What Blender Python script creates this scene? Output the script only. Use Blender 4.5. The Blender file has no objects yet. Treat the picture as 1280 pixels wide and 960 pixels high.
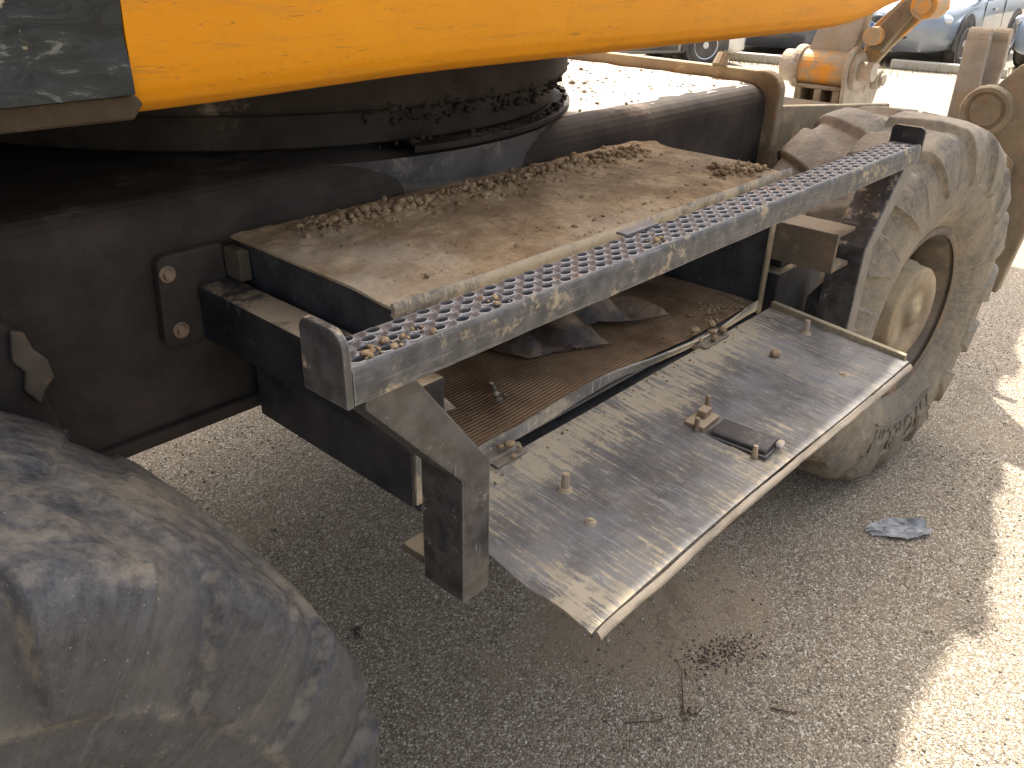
import bpy, bmesh, math, random
import numpy as np
from mathutils import Vector, Matrix, noise as mnoise
random.seed(7); rng = np.random.default_rng(7)
sc = bpy.context.scene
COL = sc.collection
R_ = math.radians

# ------------------------------------------------------------------ camera
cam_d = bpy.data.cameras.new('camera'); cam = bpy.data.objects.new('camera', cam_d); COL.objects.link(cam)
cx_ = Vector((0.676066, -0.736450, 0.024626))      # camera right in the world
Xc = Vector((0.67579, -0.32832, 0.65996)); Zc = Vector((0.02472, -0.88509, -0.46476))   # world X, Z seen from the camera
Zc = (Zc - Xc*Zc.dot(Xc)/Xc.dot(Xc)).normalized(); Xc.normalize(); Yc = Zc.cross(Xc)
rt = Vector((Xc[0], Yc[0], Zc[0])); up = -Vector((Xc[1], Yc[1], Zc[1])); bk = -Vector((Xc[2], Yc[2], Zc[2]))
m = Matrix((rt, up, bk)).transposed().to_4x4(); m.translation = (0, 0, 1.5)
cam.matrix_world = m
cam_d.sensor_width = 36; cam_d.lens = 36*1036/1280
cam_d.clip_start = 0.02; cam_d.clip_end = 2000
sc.camera = cam

# ------------------------------------------------------------------ light
sun_dir = Vector((.50, .32, 1.0)).normalized()
EL = math.asin(sun_dir.z)
world = bpy.data.worlds.new('World'); sc.world = world; world.use_nodes = True
wn = world.node_tree; bg = wn.nodes['Background']
sky = wn.nodes.new('ShaderNodeTexSky'); sky.sky_type = 'NISHITA'; sky.sun_disc = False
sky.sun_elevation = EL; sky.sun_rotation = math.atan2(sun_dir.x, sun_dir.y)
sky.air_density = 0.9; sky.dust_density = 6.0; sky.ozone_density = 0.3; sky.altitude = 100
hs = wn.nodes.new('ShaderNodeHueSaturation'); hs.inputs['Saturation'].default_value = .48
wn.links.new(sky.outputs[0], hs.inputs['Color']); wn.links.new(hs.outputs[0], bg.inputs[0]); bg.inputs[1].default_value = 0.15
sun_d = bpy.data.lights.new('sun', 'SUN'); sun_d.energy = 3.9; sun_d.angle = R_(.53); sun_d.color = (1, .965, .90)
sun = bpy.data.objects.new('sun', sun_d); COL.objects.link(sun); sun.location = (3, 5, 12)
sun.rotation_euler = (-sun_dir).to_track_quat('-Z', 'Y').to_euler()
sc.view_settings.view_transform = 'Standard'; sc.view_settings.look = 'None'
sc.view_settings.exposure = 1.62; sc.view_settings.gamma = 1.0
sc.render.engine = 'CYCLES'
sc.cycles.max_bounces = 8; sc.cycles.diffuse_bounces = 3

# ------------------------------------------------------------------ node helpers
class NT:
    def __init__(s, name):
        s.m = bpy.data.materials.new(name); s.m.use_nodes = True
        s.t = s.m.node_tree; s.t.nodes.clear()
        s.out = s.t.nodes.new('ShaderNodeOutputMaterial'); s.b = s.t.nodes.new('ShaderNodeBsdfPrincipled')
        s.t.links.new(s.b.outputs[0], s.out.inputs[0])
        tc = s.t.nodes.new('ShaderNodeTexCoord'); s.co = tc.outputs['Object']
        g = s.t.nodes.new('ShaderNodeNewGeometry'); s.nor = g.outputs['Normal']; s.island = g.outputs['Random Per Island']
    def set(s, sock, v):
        if isinstance(v, bpy.types.NodeSocket): s.t.links.new(v, sock)
        elif isinstance(v, tuple) and len(v) == 3 and sock.type == 'RGBA': sock.default_value = (*v, 1)
        else: sock.default_value = v
    def p(s, **kw):
        for k, v in kw.items(): s.set(s.b.inputs[k.replace('_', ' ')], v)
    def math(s, op, a, b=0.0, c=None, clamp=False):
        n = s.t.nodes.new('ShaderNodeMath'); n.operation = op; n.use_clamp = clamp
        s.set(n.inputs[0], a); s.set(n.inputs[1], b)
        if c is not None: s.set(n.inputs[2], c)
        return n.outputs[0]
    def scale(s, v, xyz):
        n = s.t.nodes.new('ShaderNodeVectorMath'); n.operation = 'MULTIPLY'
        s.set(n.inputs[0], v); n.inputs[1].default_value = xyz; return n.outputs[0]
    def noise(s, scale, detail=6, rough=.6, vec=None, col=False, dist=0):
        n = s.t.nodes.new('ShaderNodeTexNoise'); n.inputs['Scale'].default_value = scale
        n.inputs['Detail'].default_value = detail; n.inputs['Roughness'].default_value = rough; n.inputs['Distortion'].default_value = dist
        s.t.links.new(vec or s.co, n.inputs['Vector']); return n.outputs[1 if col else 0]
    def voro(s, scale, feature='F1', vec=None, rand=1):
        n = s.t.nodes.new('ShaderNodeTexVoronoi'); n.feature = feature; n.inputs['Scale'].default_value = scale
        n.inputs['Randomness'].default_value = rand
        s.t.links.new(vec or s.co, n.inputs['Vector']); return n.outputs
    def step(s, v, a, b, lo=0., hi=1.):
        n = s.t.nodes.new('ShaderNodeMapRange'); n.interpolation_type = 'SMOOTHSTEP'
        s.set(n.inputs[0], v); n.inputs[1].default_value = a; n.inputs[2].default_value = b
        n.inputs[3].default_value = lo; n.inputs[4].default_value = hi; return n.outputs[0]
    def mix(s, f, a, b, blend='MIX'):
        n = s.t.nodes.new('ShaderNodeMix'); n.data_type = 'RGBA'; n.blend_type = blend
        s.set(n.inputs[0], f); s.set(n.inputs[6], a); s.set(n.inputs[7], b); return n.outputs[2]
    def ramp(s, f, stops, const=False):
        n = s.t.nodes.new('ShaderNodeValToRGB'); s.set(n.inputs[0], f)
        cr = n.color_ramp
        if const: cr.interpolation = 'CONSTANT'
        while len(cr.elements) < len(stops): cr.elements.new(.5)
        for e, (p, c) in zip(cr.elements, stops): e.position = p; e.color = (*c, 1)
        return n.outputs[0]
    def sep(s, v):
        n = s.t.nodes.new('ShaderNodeSeparateXYZ'); s.t.links.new(v, n.inputs[0]); return n.outputs
    def bump(s, h, strength=.5, dist=.002, prev=None):
        n = s.t.nodes.new('ShaderNodeBump'); n.inputs['Strength'].default_value = strength; n.inputs['Distance'].default_value = dist
        s.set(n.inputs['Height'], h)
        if prev: s.t.links.new(prev, n.inputs['Normal'])
        return n.outputs[0]

DUST = (.37, .285, .185)
def dirty(name, paint, paint2=None, dust=DUST, cover=.3, upw=.25, streak=None, scratch=.3, rough=.5, rust=0, scale=1., spec=.5, fine=.5, filmk=.35, edge=0., scol=(.42, .41, .40), extra=None):
    """painted steel with dust, scratches, spots and rust"""
    M = NT(name)
    base = M.mix(M.step(M.noise(9*scale, 6, .6), .35, .65), paint, paint2 or tuple(c*1.7+.01 for c in paint))
    if rust:
        rm = M.step(M.math('ADD', M.noise(14*scale, 8, .7), M.math('MULTIPLY', M.noise(70, 4), .25)), .72-.25*rust, .86-.25*rust)
        base = M.mix(rm, base, M.mix(M.noise(60, 5), (.10, .045, .022), (.24, .12, .06)))
    # scratches: stretched noise in two directions
    if streak == 'y': s1 = (60, 2.2, 60)
    elif streak == 'x': s1 = (2.2, 60, 60)
    elif streak == 'z': s1 = (60, 60, 2.2)
    else: s1 = (55, 55, 5)
    st = M.noise(4.0, 5, .7, M.scale(M.co, s1))
    sm = M.math('MULTIPLY', M.step(st, .55, .66), scratch if streak else 0.)
    rot = M.t.nodes.new('ShaderNodeMapping'); rot.inputs['Rotation'].default_value = (.5, .9, .4); rot.inputs['Scale'].default_value = (190, 7, 9); M.t.links.new(M.co, rot.inputs[0])
    st2 = M.noise(1.3, 2, .6, rot.outputs[0])
    rot2 = M.t.nodes.new('ShaderNodeMapping'); rot2.inputs['Rotation'].default_value = (1.2, -.5, 1.9); rot2.inputs['Scale'].default_value = (150, 5, 8); M.t.links.new(M.co, rot2.inputs[0])
    st3 = M.noise(1.3, 2, .6, rot2.outputs[0])
    sm = M.math('MAXIMUM', sm, M.math('MULTIPLY', M.math('MAXIMUM', M.step(st2, .70, .74), M.step(st3, .70, .74)), scratch*.8))
    chip = M.step(M.math('ADD', M.noise(42, 7, .75), M.math('MULTIPLY', M.noise(6, 3), .25)), .76, .80)
    sm = M.math('MAXIMUM', sm, M.math('MULTIPLY', chip, scratch*.8))
    base = M.mix(sm, base, scol)
    nz = M.sep(M.nor)[2]
    d = M.math('ADD', M.noise(5*scale, 9, .68), M.math('MULTIPLY', M.noise(85, 6, .78), .42*fine))
    d = M.math('ADD', d, M.math('MULTIPLY', nz, upw))
    if extra: d = M.math('ADD', d, extra(M))
    th = .95 - .62*cover
    dm = M.step(d, th, th+.11)
    film = M.math('MULTIPLY', M.step(d, th-.35, th+.1), filmk)
    dcol = M.mix(M.noise(35, 6), tuple(c*.8 for c in dust), tuple(min(1, c*1.15) for c in dust))
    if edge:
        bv = M.t.nodes.new('ShaderNodeBevel'); bv.samples = 4; bv.inputs['Radius'].default_value = .004
        dt = M.t.nodes.new('ShaderNodeVectorMath'); dt.operation = 'DOT_PRODUCT'; M.t.links.new(bv.outputs[0], dt.inputs[0]); M.t.links.new(M.nor, dt.inputs[1])
        e_ = M.math('ADD', M.math('SUBTRACT', 1., dt.outputs['Value']), M.math('MULTIPLY', M.math('SUBTRACT', M.noise(45, 6, .75), .55), .25))
        base = M.mix(M.math('MULTIPLY', M.step(e_, .03, .14), edge), base, scol)
    c = M.mix(film, base, dcol); c = M.mix(M.math('MULTIPLY', dm, .9), c, dcol)
    sp = M.step(M.noise(260, 2), .70, .76)
    c = M.mix(M.math('MULTIPLY', sp, .35), c, tuple(min(1, x*1.2) for x in dust))
    M.p(Base_Color=c, Roughness=M.math('ADD', M.math('MULTIPLY', dm, .35), M.math('ADD', rough, M.math('MULTIPLY', M.noise(30), .12)), clamp=True), Specular_IOR_Level=spec)
    h = M.math('ADD', M.math('MULTIPLY', dm, .6), M.math('ADD', M.math('MULTIPLY', M.noise(90, 6), .5), M.math('MULTIPLY', sm, -.3)))
    M.p(Normal=M.bump(h, .45, .002))
    return M.m

def soil(name, a=(.27, .20, .125), b=(.44, .345, .23), scuff=False, bs=.8):
    M = NT(name)
    n = M.noise(11, 9, .68); n2 = M.noise(95, 8, .7)
    c = M.mix(M.step(n, .34, .68), a, b)
    c = M.mix(M.step(n2, .3, .75, 0, .6), c, tuple(x*.72 for x in a))
    if scuff:
        c = M.mix(M.step(M.noise(6.5, 8, .75), .66, .73, 0, .75), c, (.20, .19, .18))
        c = M.mix(M.step(M.noise(3.1, 5, .6), .5, .7, 0, .45), c, (.42, .37, .29))
    M.p(Base_Color=c, Roughness=.95, Specular_IOR_Level=.15)
    M.p(Normal=M.bump(M.math('ADD', M.math('MULTIPLY', M.noise(60, 8, .7), 1.), M.noise(300, 4)), bs, .003))
    return M.m

MT = {}
MT['black'] = dirty('black_paint', (.011, .0115, .014), (.025, .026, .030), cover=.20, upw=.30, scratch=.14, rough=.55, spec=.18, filmk=.07)
MT['box_paint'] = dirty('scuffed_box_paint', (.017, .0175, .020), (.042, .042, .045), dust=(.20, .185, .165), cover=.34, upw=.0, scratch=.25, rough=.5, spec=.3, scale=1.6, filmk=.2)
MT['black_leg'] = dirty('worn_black_paint', (.014, .0145, .017), (.045, .045, .048), cover=.22, upw=.16, scratch=.5, rough=.36, scale=4.5, fine=.9, scol=(.26, .255, .25), filmk=.06, edge=.7)
MT['tread'] = dirty('worn_tread_steel', (.055, .052, .056), (.12, .114, .118), cover=.28, upw=.0, scratch=.3, rough=.38, rust=.12, spec=.5, filmk=.10, edge=.75, scol=(.36, .33, .31))
MT['step_face'] = dirty('scuffed_grey_steel', (.040, .041, .044), (.085, .085, .088), dust=(.34, .28, .19), cover=.34, upw=.0, scratch=.30, filmk=.06, streak='x', rough=.5, spec=.2, scale=4.5, fine=.9, edge=.6, scol=(.30, .29, .275))
MT['chassis'] = dirty('chassis_paint', (.030, .0255, .022), (.050, .042, .036), dust=(.17, .138, .108), cover=.20, upw=.22, filmk=.24, scratch=.0, rough=.75, spec=.12, fine=.3)
MT['ring'] = dirty('greasy_ring_steel', (.014, .0115, .010), (.032, .026, .022), dust=(.19, .165, .135), cover=.38, upw=.06, filmk=.12, scratch=.04, rough=.7, spec=.15)
MT['underside'] = dirty('muddy_underside', (.022, .016, .011), (.042, .032, .021), dust=(.12, .088, .052), cover=.35, scratch=.05, rough=.9, spec=.08)
MT['pedestal'] = dirty('scuffed_pedestal', (.030, .027, .025), (.075, .07, .066), dust=(.27, .25, .22), cover=.46, upw=0, scratch=.3, rough=.6, spec=.25, filmk=.2)
MT['brown'] = dirty('muddy_brown_steel', (.085, .064, .040), (.165, .13, .08), dust=(.35, .285, .18), cover=.5, upw=.12, rust=.22, scratch=.2, rough=.6)
MT['dark_brown'] = dirty('grimy_brown_steel', (.035, .027, .019), (.075, .058, .040), dust=(.27, .21, .135), cover=.36, upw=.18, rust=.2, scratch=.2, rough=.65, filmk=.2)
MT['grey_steel'] = dirty('muddy_grey_steel', (.22, .20, .17), (.36, .33, .28), cover=.5, scratch=.3, rough=.5)
MT['coupler'] = dirty('bright_worn_steel', (.30, .27, .22), (.46, .42, .35), cover=.45, scratch=.4, rough=.42, rust=.3)
MT['bolt'] = dirty('rusty_bolt', (.09, .052, .033), (.16, .095, .06), cover=.4, scratch=.1, rough=.6)
MT['pin'] = dirty('pale_stud', (.22, .17, .13), (.34, .27, .2), cover=.5, scratch=.1, rough=.6)
MT['latch'] = dirty('latch_black', (.018, .018, .022), (.05, .05, .055), cover=.25, upw=.05, scratch=.5, rough=.35, spec=.35, filmk=.08)
MT['chrome'] = dirty('latch_tip', (.42, .42, .42), (.6, .6, .6), cover=.2, scratch=.2, rough=.3)
MT['rim'] = dirty('rim_brown', (.036, .028, .021), (.085, .066, .046), dust=(.30, .23, .14), cover=.32, scratch=.2, rough=.6, rust=.3)
MT['hub'] = dirty('hub_tan', (.11, .08, .05), (.22, .165, .10), dust=(.38, .30, .185), cover=.46, scratch=.1, rough=.7)
MT['soil'] = soil('dry_soil'); MT['mud'] = soil('mud_layer', (.205, .138, .077), (.40, .295, .172), True, .7)
MT['dust_pale'] = soil('pale_dust', (.40, .35, .28), (.60, .54, .45), False, .6); MT['mud_ground'] = soil('trampled_mud', (.235, .18, .122), (.36, .285, .20), False, 1.)
MT['clod'] = soil('clod_soil', (.24, .16, .088), (.44, .325, .192), False, .9)

# door: blue grey worn sheet, brushed across, dust drifted along hinge edge and outer corner
def door_extra(M):
    s = M.sep(M.co)
    hinge = M.step(s[1], .58, .70, 0, .24)
    outer = M.step(s[1], .482, .470, 0, .07)
    corner = M.math('MULTIPLY', M.step(s[0], .85, .62, 0, .06), M.step(s[1], .56, .42))
    streak = M.math('MULTIPLY', M.math('SUBTRACT', M.noise(3, 6, .7, M.scale(M.co, (40, 3, 3))), .5), .95)
    return M.math('ADD', M.math('ADD', hinge, outer), M.math('ADD', corner, streak))
MT['door'] = dirty('worn_door_sheet', (.066, .064, .066), (.150, .146, .146), dust=(.33, .275, .195), cover=.24, upw=0, streak='y', scratch=.75, rough=.7, spec=.2, filmk=.26, fine=1., scol=(.28, .275, .275), extra=door_extra)
MT['door_edge'] = dirty('door_edge', (.075, .058, .046), (.13, .105, .082), dust=(.36, .29, .195), cover=.44, upw=.0, scratch=.3)
MT['lip'] = dirty('lip_steel', (.06, .06, .065), (.15, .145, .14), dust=(.40, .335, .235), cover=.50, filmk=.2, upw=.0, fine=.9, scratch=.75, streak='z', rough=.5, scol=(.45, .42, .36))

# orange paint
M = NT('orange_paint')
n = M.noise(4, 8, .65); st = M.noise(2.2, 7, .7, M.scale(M.co, (3, 3, 26)))
c = M.mix(M.step(n, .3, .7), (.56, .212, .002), (.61, .246, .004))
c = M.mix(M.step(st, .54, .74, 0, .6), c, (.40, .18, .025))
c = M.mix(M.step(M.noise(16, 8, .74), .60, .74, 0, .5), c, (.27, .13, .03))
c = M.mix(M.step(M.noise(45, 8, .8), .52, .72, 0, .35), c, (.36, .165, .02))
rm = M.t.nodes.new('ShaderNodeMapping'); rm.inputs['Rotation'].default_value = (0, R_(32), 0); rm.inputs['Scale'].default_value = (6, 6, 60); M.t.links.new(M.co, rm.inputs[0])
c = M.mix(M.step(M.noise(1.6, 7, .75, rm.outputs[0], dist=.5), .56, .68, 0, .6), c, (.33, .15, .025))
sp = M.step(M.noise(2.0, 4, .7, M.scale(M.co, (9, 9, 90)), dist=1.2), .63, .67, 0, .7)
c = M.mix(sp, c, (.22, .10, .03))
zz = M.sep(M.co)[2]
c = M.mix(M.math('MULTIPLY', M.step(M.math('ADD', zz, M.math('MULTIPLY', M.noise(30, 6), .03)), 1.385, 1.345), .5), c, (.40, .19, .03))
M.p(Base_Color=c, Roughness=.5, Specular_IOR_Level=.2, Normal=M.bump(M.noise(70, 6), .25, .002)); MT['orange'] = M.m
M = NT('orange_worn'); c = M.mix(M.step(M.noise(8, 8, .72), .36, .54), (.62, .25, .012), (.33, .25, .15)); c = M.mix(M.step(M.noise(22, 6), .6, .7), c, (.16, .085, .04))
M.p(Base_Color=c, Roughness=.6, Normal=M.bump(M.noise(60, 6), .3, .002)); MT['orange_worn'] = M.m
# scraped black skirt
M = NT('scraped_black')
a = M.noise(3.0, 6, .7, M.scale(M.co, (5, 5, 12)), dist=1.5)
c = M.mix(M.step(a, .35, .6), (.007, .009, .009), (.020, .025, .024)); c = M.mix(M.step(M.math('ADD', a, M.math('MULTIPLY', M.noise(50, 6, .7), .15)), .66, .76, 0, .7), c, (.16, .165, .145))
c = M.mix(M.step(M.noise(26, 4), .68, .74, 0, .8), c, (.42, .36, .22)); M.p(Base_Color=c, Roughness=.5, Specular_IOR_Level=.3, Normal=M.bump(a, .6, .004)); MT['skirt'] = M.m
# rubber
def rubber(name, dust_on_tread, dust=(.33, .26, .165), side=(.060, .056, .047), bias=0., blend=.26, dmk=.85):
    M = NT(name); s = M.sep(M.co)
    r = M.math('SQRT', M.math('ADD', M.math('MULTIPLY', s[0], s[0]), M.math('MULTIPLY', s[2], s[2])))
    n = M.noise(7, 9, .7); n2 = M.noise(40, 8, .72)
    c = M.mix(M.step(n2, .3, .7), (.020, .021, .026), (.090, .090, .098))
    # sidewall goes olive grey with a film of dust
    c = M.mix(M.math('MULTIPLY', M.step(M.math('ADD', r, M.math('MULTIPLY', M.math('SUBTRACT', n, .5), .14)), .56, .46), .72), c, side)
    t = M.math('ADD', M.math('MULTIPLY', M.step(r, .49, .555), dust_on_tread), M.math('ADD', M.math('MULTIPLY', n, 1.45), M.math('MULTIPLY', n2, .85)))
    t = M.math('ADD', t, M.math('MULTIPLY', M.math('SUBTRACT', M.noise(2, 6, .7, M.scale(M.co, (1, 22, 1))), .5), .35))
    dm = M.step(t, 1.34-bias, 1.34-bias+blend)
    an = M.math('ARCTAN2', s[2], s[0]); cv = M.t.nodes.new('ShaderNodeCombineXYZ'); M.set(cv.inputs[0], M.math('MULTIPLY', an, 26.)); M.set(cv.inputs[1], M.math('MULTIPLY', r, 5.)); M.set(cv.inputs[2], M.math('MULTIPLY', s[1], 3.))
    fl = M.noise(1.5, 8, .75, cv.outputs[0], dist=.4)
    c = M.mix(M.step(fl, .50, .68, 0, .36), c, tuple(min(1, x*2.3) for x in side)); c = M.mix(M.step(fl, .46, .34, 0, .42), c, (.018, .018, .021))
    gr_ = M.noise(150, 5, .8); c = M.mix(M.step(gr_, .52, .70, 0, .35), c, tuple(min(1, x*2.6) for x in side)); c = M.mix(M.step(gr_, .46, .30, 0, .5), c, (.015, .015, .017))
    mot = M.noise(22, 9, .78); c = M.mix(M.step(mot, .42, .66, 0, .12), c, tuple(x*1.9 for x in side)); c = M.mix(M.step(mot, .46, .30, 0, .25), c, (.030, .031, .036))
    dc = M.mix(M.noise(50, 8, .7), tuple(x*.7 for x in dust), tuple(x*1.15 for x in dust))
    la = M.t.nodes.new('ShaderNodeAttribute'); la.attribute_name = 'lug_edge'; ga = M.t.nodes.new('ShaderNodeAttribute'); ga.attribute_name = 'groove'
    c = M.mix(M.math('MULTIPLY', M.math('MULTIPLY', ga.outputs['Fac'], M.step(M.noise(18, 6, .7), .35, .6)), .10), c, tuple(x*.9 for x in dust))
    c = M.mix(M.math('MULTIPLY', dm, dmk), c, dc)
    c = M.mix(M.math('MULTIPLY', M.math('MULTIPLY', la.outputs['Fac'], M.step(M.noise(30, 6, .7), .40, .58)), .38), c, tuple(min(1, x*1.1) for x in dust))  # highlights along the lug edges, painted in as thin dust-coloured lines
    c = M.mix(M.step(M.noise(170, 3), .68, .74, 0, .4), c, (.45, .40, .32))
    cr = M.step(M.noise(1.6, 5, .6, M.scale(M.co, (16, 16, 5)), dist=.8), .485, .5); cr2 = M.step(M.noise(1.6, 5, .6, M.scale(M.co, (16, 16, 5)), dist=.8), .515, .5)
    crk = M.math('MULTIPLY', M.math('MULTIPLY', cr, cr2), M.step(M.noise(5, 3), .56, .62, 0, .25))
    c = M.mix(crk, c, (.02, .02, .022))
    h = M.math('ADD', M.math('MULTIPLY', n2, .7), M.math('ADD', M.math('MULTIPLY', dm, .5), M.math('ADD', M.math('MULTIPLY', M.noise(160, 4), .4), M.math('MULTIPLY', crk, -1.))))
    M.p(Base_Color=c, Roughness=.68, Specular_IOR_Level=.35, Normal=M.bump(h, .6, .003)); return M.m
MT['rub_rear'] = rubber('rubber_near', .46, (.285, .235, .162), (.046, .0455, .044), .04, .62, .72); MT['rub_front'] = rubber('rubber_front', .34, (.31, .248, .162), (.150, .128, .094), .40, .75)
# ribbed mat
M = NT('ribbed_mat'); s = M.sep(M.co)
w = M.math('SINE', M.math('MULTIPLY', M.math('ADD', s[1], M.math('MULTIPLY', M.noise(9, 3), .003)), 780))
w2 = M.math('SINE', M.math('MULTIPLY', s[0], 420))
n = M.noise(6, 8, .7)
c = M.mix(M.step(n, .3, .65), (.145, .082, .045), (.35, .225, .13)); c = M.mix(M.step(w, -.9, .1, .45, 0), c, (.055, .030, .018))
c = M.mix(M.step(M.noise(4, 5, .6), .55, .68, 0, .8), c, (.028, .018, .014))
c = M.mix(M.step(M.math('ADD', M.noise(10, 8, .7), M.step(s[0], 1.3, 1.65, 0, .25)), .68, .8, 0, .8), c, (.34, .24, .15))
M.p(Base_Color=c, Roughness=.85, Specular_IOR_Level=.2, Normal=M.bump(M.math('ADD', w, M.math('MULTIPLY', n, 2.)), .55, .0015)); MT['mat'] = M.m
# cloth
M = NT('top_lit_leather'); n = M.noise(9, 8, .7); c = M.mix(M.step(n, .36, .62), (.026, .020, .017), (.085, .058, .042))
c = M.mix(M.math('MULTIPLY', M.step(M.math('ADD', M.noise(5, 6), M.math('MULTIPLY', M.sep(M.nor)[2], .15)), .54, .66), .8), c, (.24, .165, .105))  # upward folds painted lighter brown, light from above put into the colour
M.p(Base_Color=c, Roughness=.62, Normal=M.bump(M.noise(60, 6), .4, .002)); MT['cloth'] = M.m
M = NT('grey_plastic'); c = M.mix(M.step(M.noise(30, 5), .4, .65), (.17, .17, .17), (.30, .30, .295)); M.p(Base_Color=c, Roughness=.5); MT['plastic'] = M.m

# ground
M = NT('coarse_asphalt'); s = M.sep(M.co)
v = M.voro(205); v2 = M.voro(390)
edge = M.voro(205, 'DISTANCE_TO_EDGE')['Distance']
rnd = M.sep(v['Color'])[0]; rnd2 = M.sep(v2['Color'])[1]
stone = M.ramp(rnd, [(0, (.105, .085, .063)), (.18, (.215, .172, .122)), (.45, (.330, .262, .180)), (.72, (.44, .365, .265)), (.92, (.58, .51, .40)), (1, (.74, .69, .59))])
fine = M.ramp(rnd2, [(0, (.10, .08, .06)), (.5, (.265, .207, .143)), (1, (.50, .42, .31))])
big = M.noise(1.7, 8, .62); mid = M.noise(14, 6, .65)
c = M.mix(M.step(rnd, .42, .46, .75, 0), stone, fine)
c = M.mix(M.step(edge, .0, .12, .7, 0), c, (.075, .06, .048))
pat = M.math('ADD', big, M.math('MULTIPLY', M.math('SUBTRACT', mid, .5), .55))
# trampled dust in front of the tool box
dx = M.math('DIVIDE', M.math('SUBTRACT', s[0], 1.50), .42); dy = M.math('DIVIDE', M.math('SUBTRACT', s[1], .82), .34)
blob = M.step(M.math('ADD', M.math('MULTIPLY', dx, dx), M.math('MULTIPLY', dy, dy)), 1.2, 0., 0, .30)
dust = M.step(M.math('ADD', pat, blob), .52, .80, 0, .85)
dcol = M.mix(M.noise(60, 6), (.255, .19, .125), (.365, .285, .195))
c = M.mix(dust, c, dcol)
c = M.mix(M.step(M.noise(2.6, 5), .58, .74, 0, .4), c, (.11, .085, .065))
M.p(Base_Color=c, Roughness=.9, Specular_IOR_Level=.25)
h = M.math('SUBTRACT', 1., M.math('MULTIPLY', v['Distance'], 1.))
h = M.math('ADD', M.math('MULTIPLY', h, M.math('SUBTRACT', 1., M.math('MULTIPLY', dust, .75))), M.math('ADD', M.math('MULTIPLY', M.math('SUBTRACT', 1., v2['Distance']), .35), M.math('MULTIPLY', rnd, .3)))
nb = M.bump(h, .9, .006); nb = M.bump(mid, .35, .02, nb)
M.p(Normal=nb); MT['ground'] = M.m
M = NT('gravel'); c = M.ramp(M.island, [(0, (.09, .08, .07)), (.25, (.18, .15, .12)), (.55, (.28, .235, .175)), (.8, (.40, .35, .27)), (.94, (.54, .50, .42)), (1, (.68, .65, .58))]); c = M.mix(M.noise(200, 4), c, M.mix(.5, c, (.24, .19, .13)))
M.p(Base_Color=c, Roughness=.85, Specular_IOR_Level=.3); MT['gravel'] = M.m

def flat(name, col, rough=.5, metal=0, coat=0, var=.0, emis=None):
    M = NT(name); c = col
    if var: c = M.mix(M.step(M.noise(3, 6), .3, .7, 0, var), col, (.35, .30, .23))
    M.p(Base_Color=c, Roughness=rough, Metallic=metal, Coat_Weight=coat); return M.m
MT['glass'] = flat('car_glass', (.02, .024, .03), .06, 0, 0); MT['trim'] = flat('black_trim', (.018, .018, .02), .55, 0, 0, .25)
MT['car_tyre'] = flat('car_tyre_rubber', (.025, .025, .026), .8, 0, 0, .3); MT['alloy'] = flat('alloy', (.55, .56, .58), .35, .6)
MT['lamp'] = flat('headlight_glass', (.55, .58, .62), .12, .2, 1); MT['plate'] = flat('number_plate_white', (.75, .76, .78), .4)
MT['plate_blue'] = flat('number_plate_blue', (.02, .07, .35), .4)
MT['timber'] = flat('pale_concrete', (.42, .38, .31), .85, 0, 0, .3)
MT['grass'] = flat('dry_grass_blade', (.20, .17, .07), .8); MT['straw'] = flat('straw', (.42, .36, .24), .8); MT['twig'] = flat('twig_brown', (.10, .06, .035), .8); MT['dark'] = flat('dark_debris', (.07, .045, .033), .85)

# ------------------------------------------------------------------ mesh helpers
WM = {}
def link(name, me, mat, parent=None, mtx=None, smooth=False, bevel=0, solid=0, label=None):
    if isinstance(me, bmesh.types.BMesh):
        bmesh.ops.recalc_face_normals(me, faces=me.faces)
        b = me; me = bpy.data.meshes.new(name); b.to_mesh(me); b.free()
    me.materials.clear()
    for q in (mat if isinstance(mat, (list, tuple)) else [mat]): me.materials.append(MT[q] if isinstance(q, str) else q)
    o = bpy.data.objects.new(name, me); COL.objects.link(o)
    mtx = mtx or Matrix.Identity(4); WM[o.name] = mtx
    if parent:
        o.parent = parent; o.matrix_parent_inverse = WM[parent.name].inverted()
    o.matrix_basis = mtx
    if smooth: me.polygons.foreach_set('use_smooth', [True]*len(me.polygons))
    if solid:
        md = o.modifiers.new('solid', 'SOLIDIFY'); md.thickness = solid; md.offset = -1
    if solid and smooth:
        md = o.modifiers.new('edges', 'EDGE_SPLIT'); md.split_angle = R_(32)
    if bevel:
        md = o.modifiers.new('bevel', 'BEVEL'); md.width = bevel; md.segments = 2; md.limit_method = 'ANGLE'; md.angle_limit = R_(35)
    if label: o['label'] = label
    return o
def empty(name, loc, rz=0):
    o = bpy.data.objects.new(name, None); COL.objects.link(o)
    mt = Matrix.Translation(loc) @ Matrix.Rotation(rz, 4, 'Z'); o.matrix_basis = mt; WM[o.name] = mt; o.empty_display_size = .2
    return o
def tag(o, label, cat, group=None, kind=None):
    o['label'] = label; o['category'] = cat
    if group: o['group'] = group
    if kind: o['kind'] = kind
    return o
def bx(bm, x0, x1, y0, y1, z0, z1, T=None):
    vs = [bm.verts.new(Vector(p) if T is None else T @ Vector(p)) for p in ((x0, y0, z0), (x1, y0, z0), (x1, y1, z0), (x0, y1, z0), (x0, y0, z1), (x1, y0, z1), (x1, y1, z1), (x0, y1, z1))]
    for f in ((0, 3, 2, 1), (4, 5, 6, 7), (0, 1, 5, 4), (1, 2, 6, 5), (2, 3, 7, 6), (3, 0, 4, 7)): bm.faces.new([vs[i] for i in f])
    return bm
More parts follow.
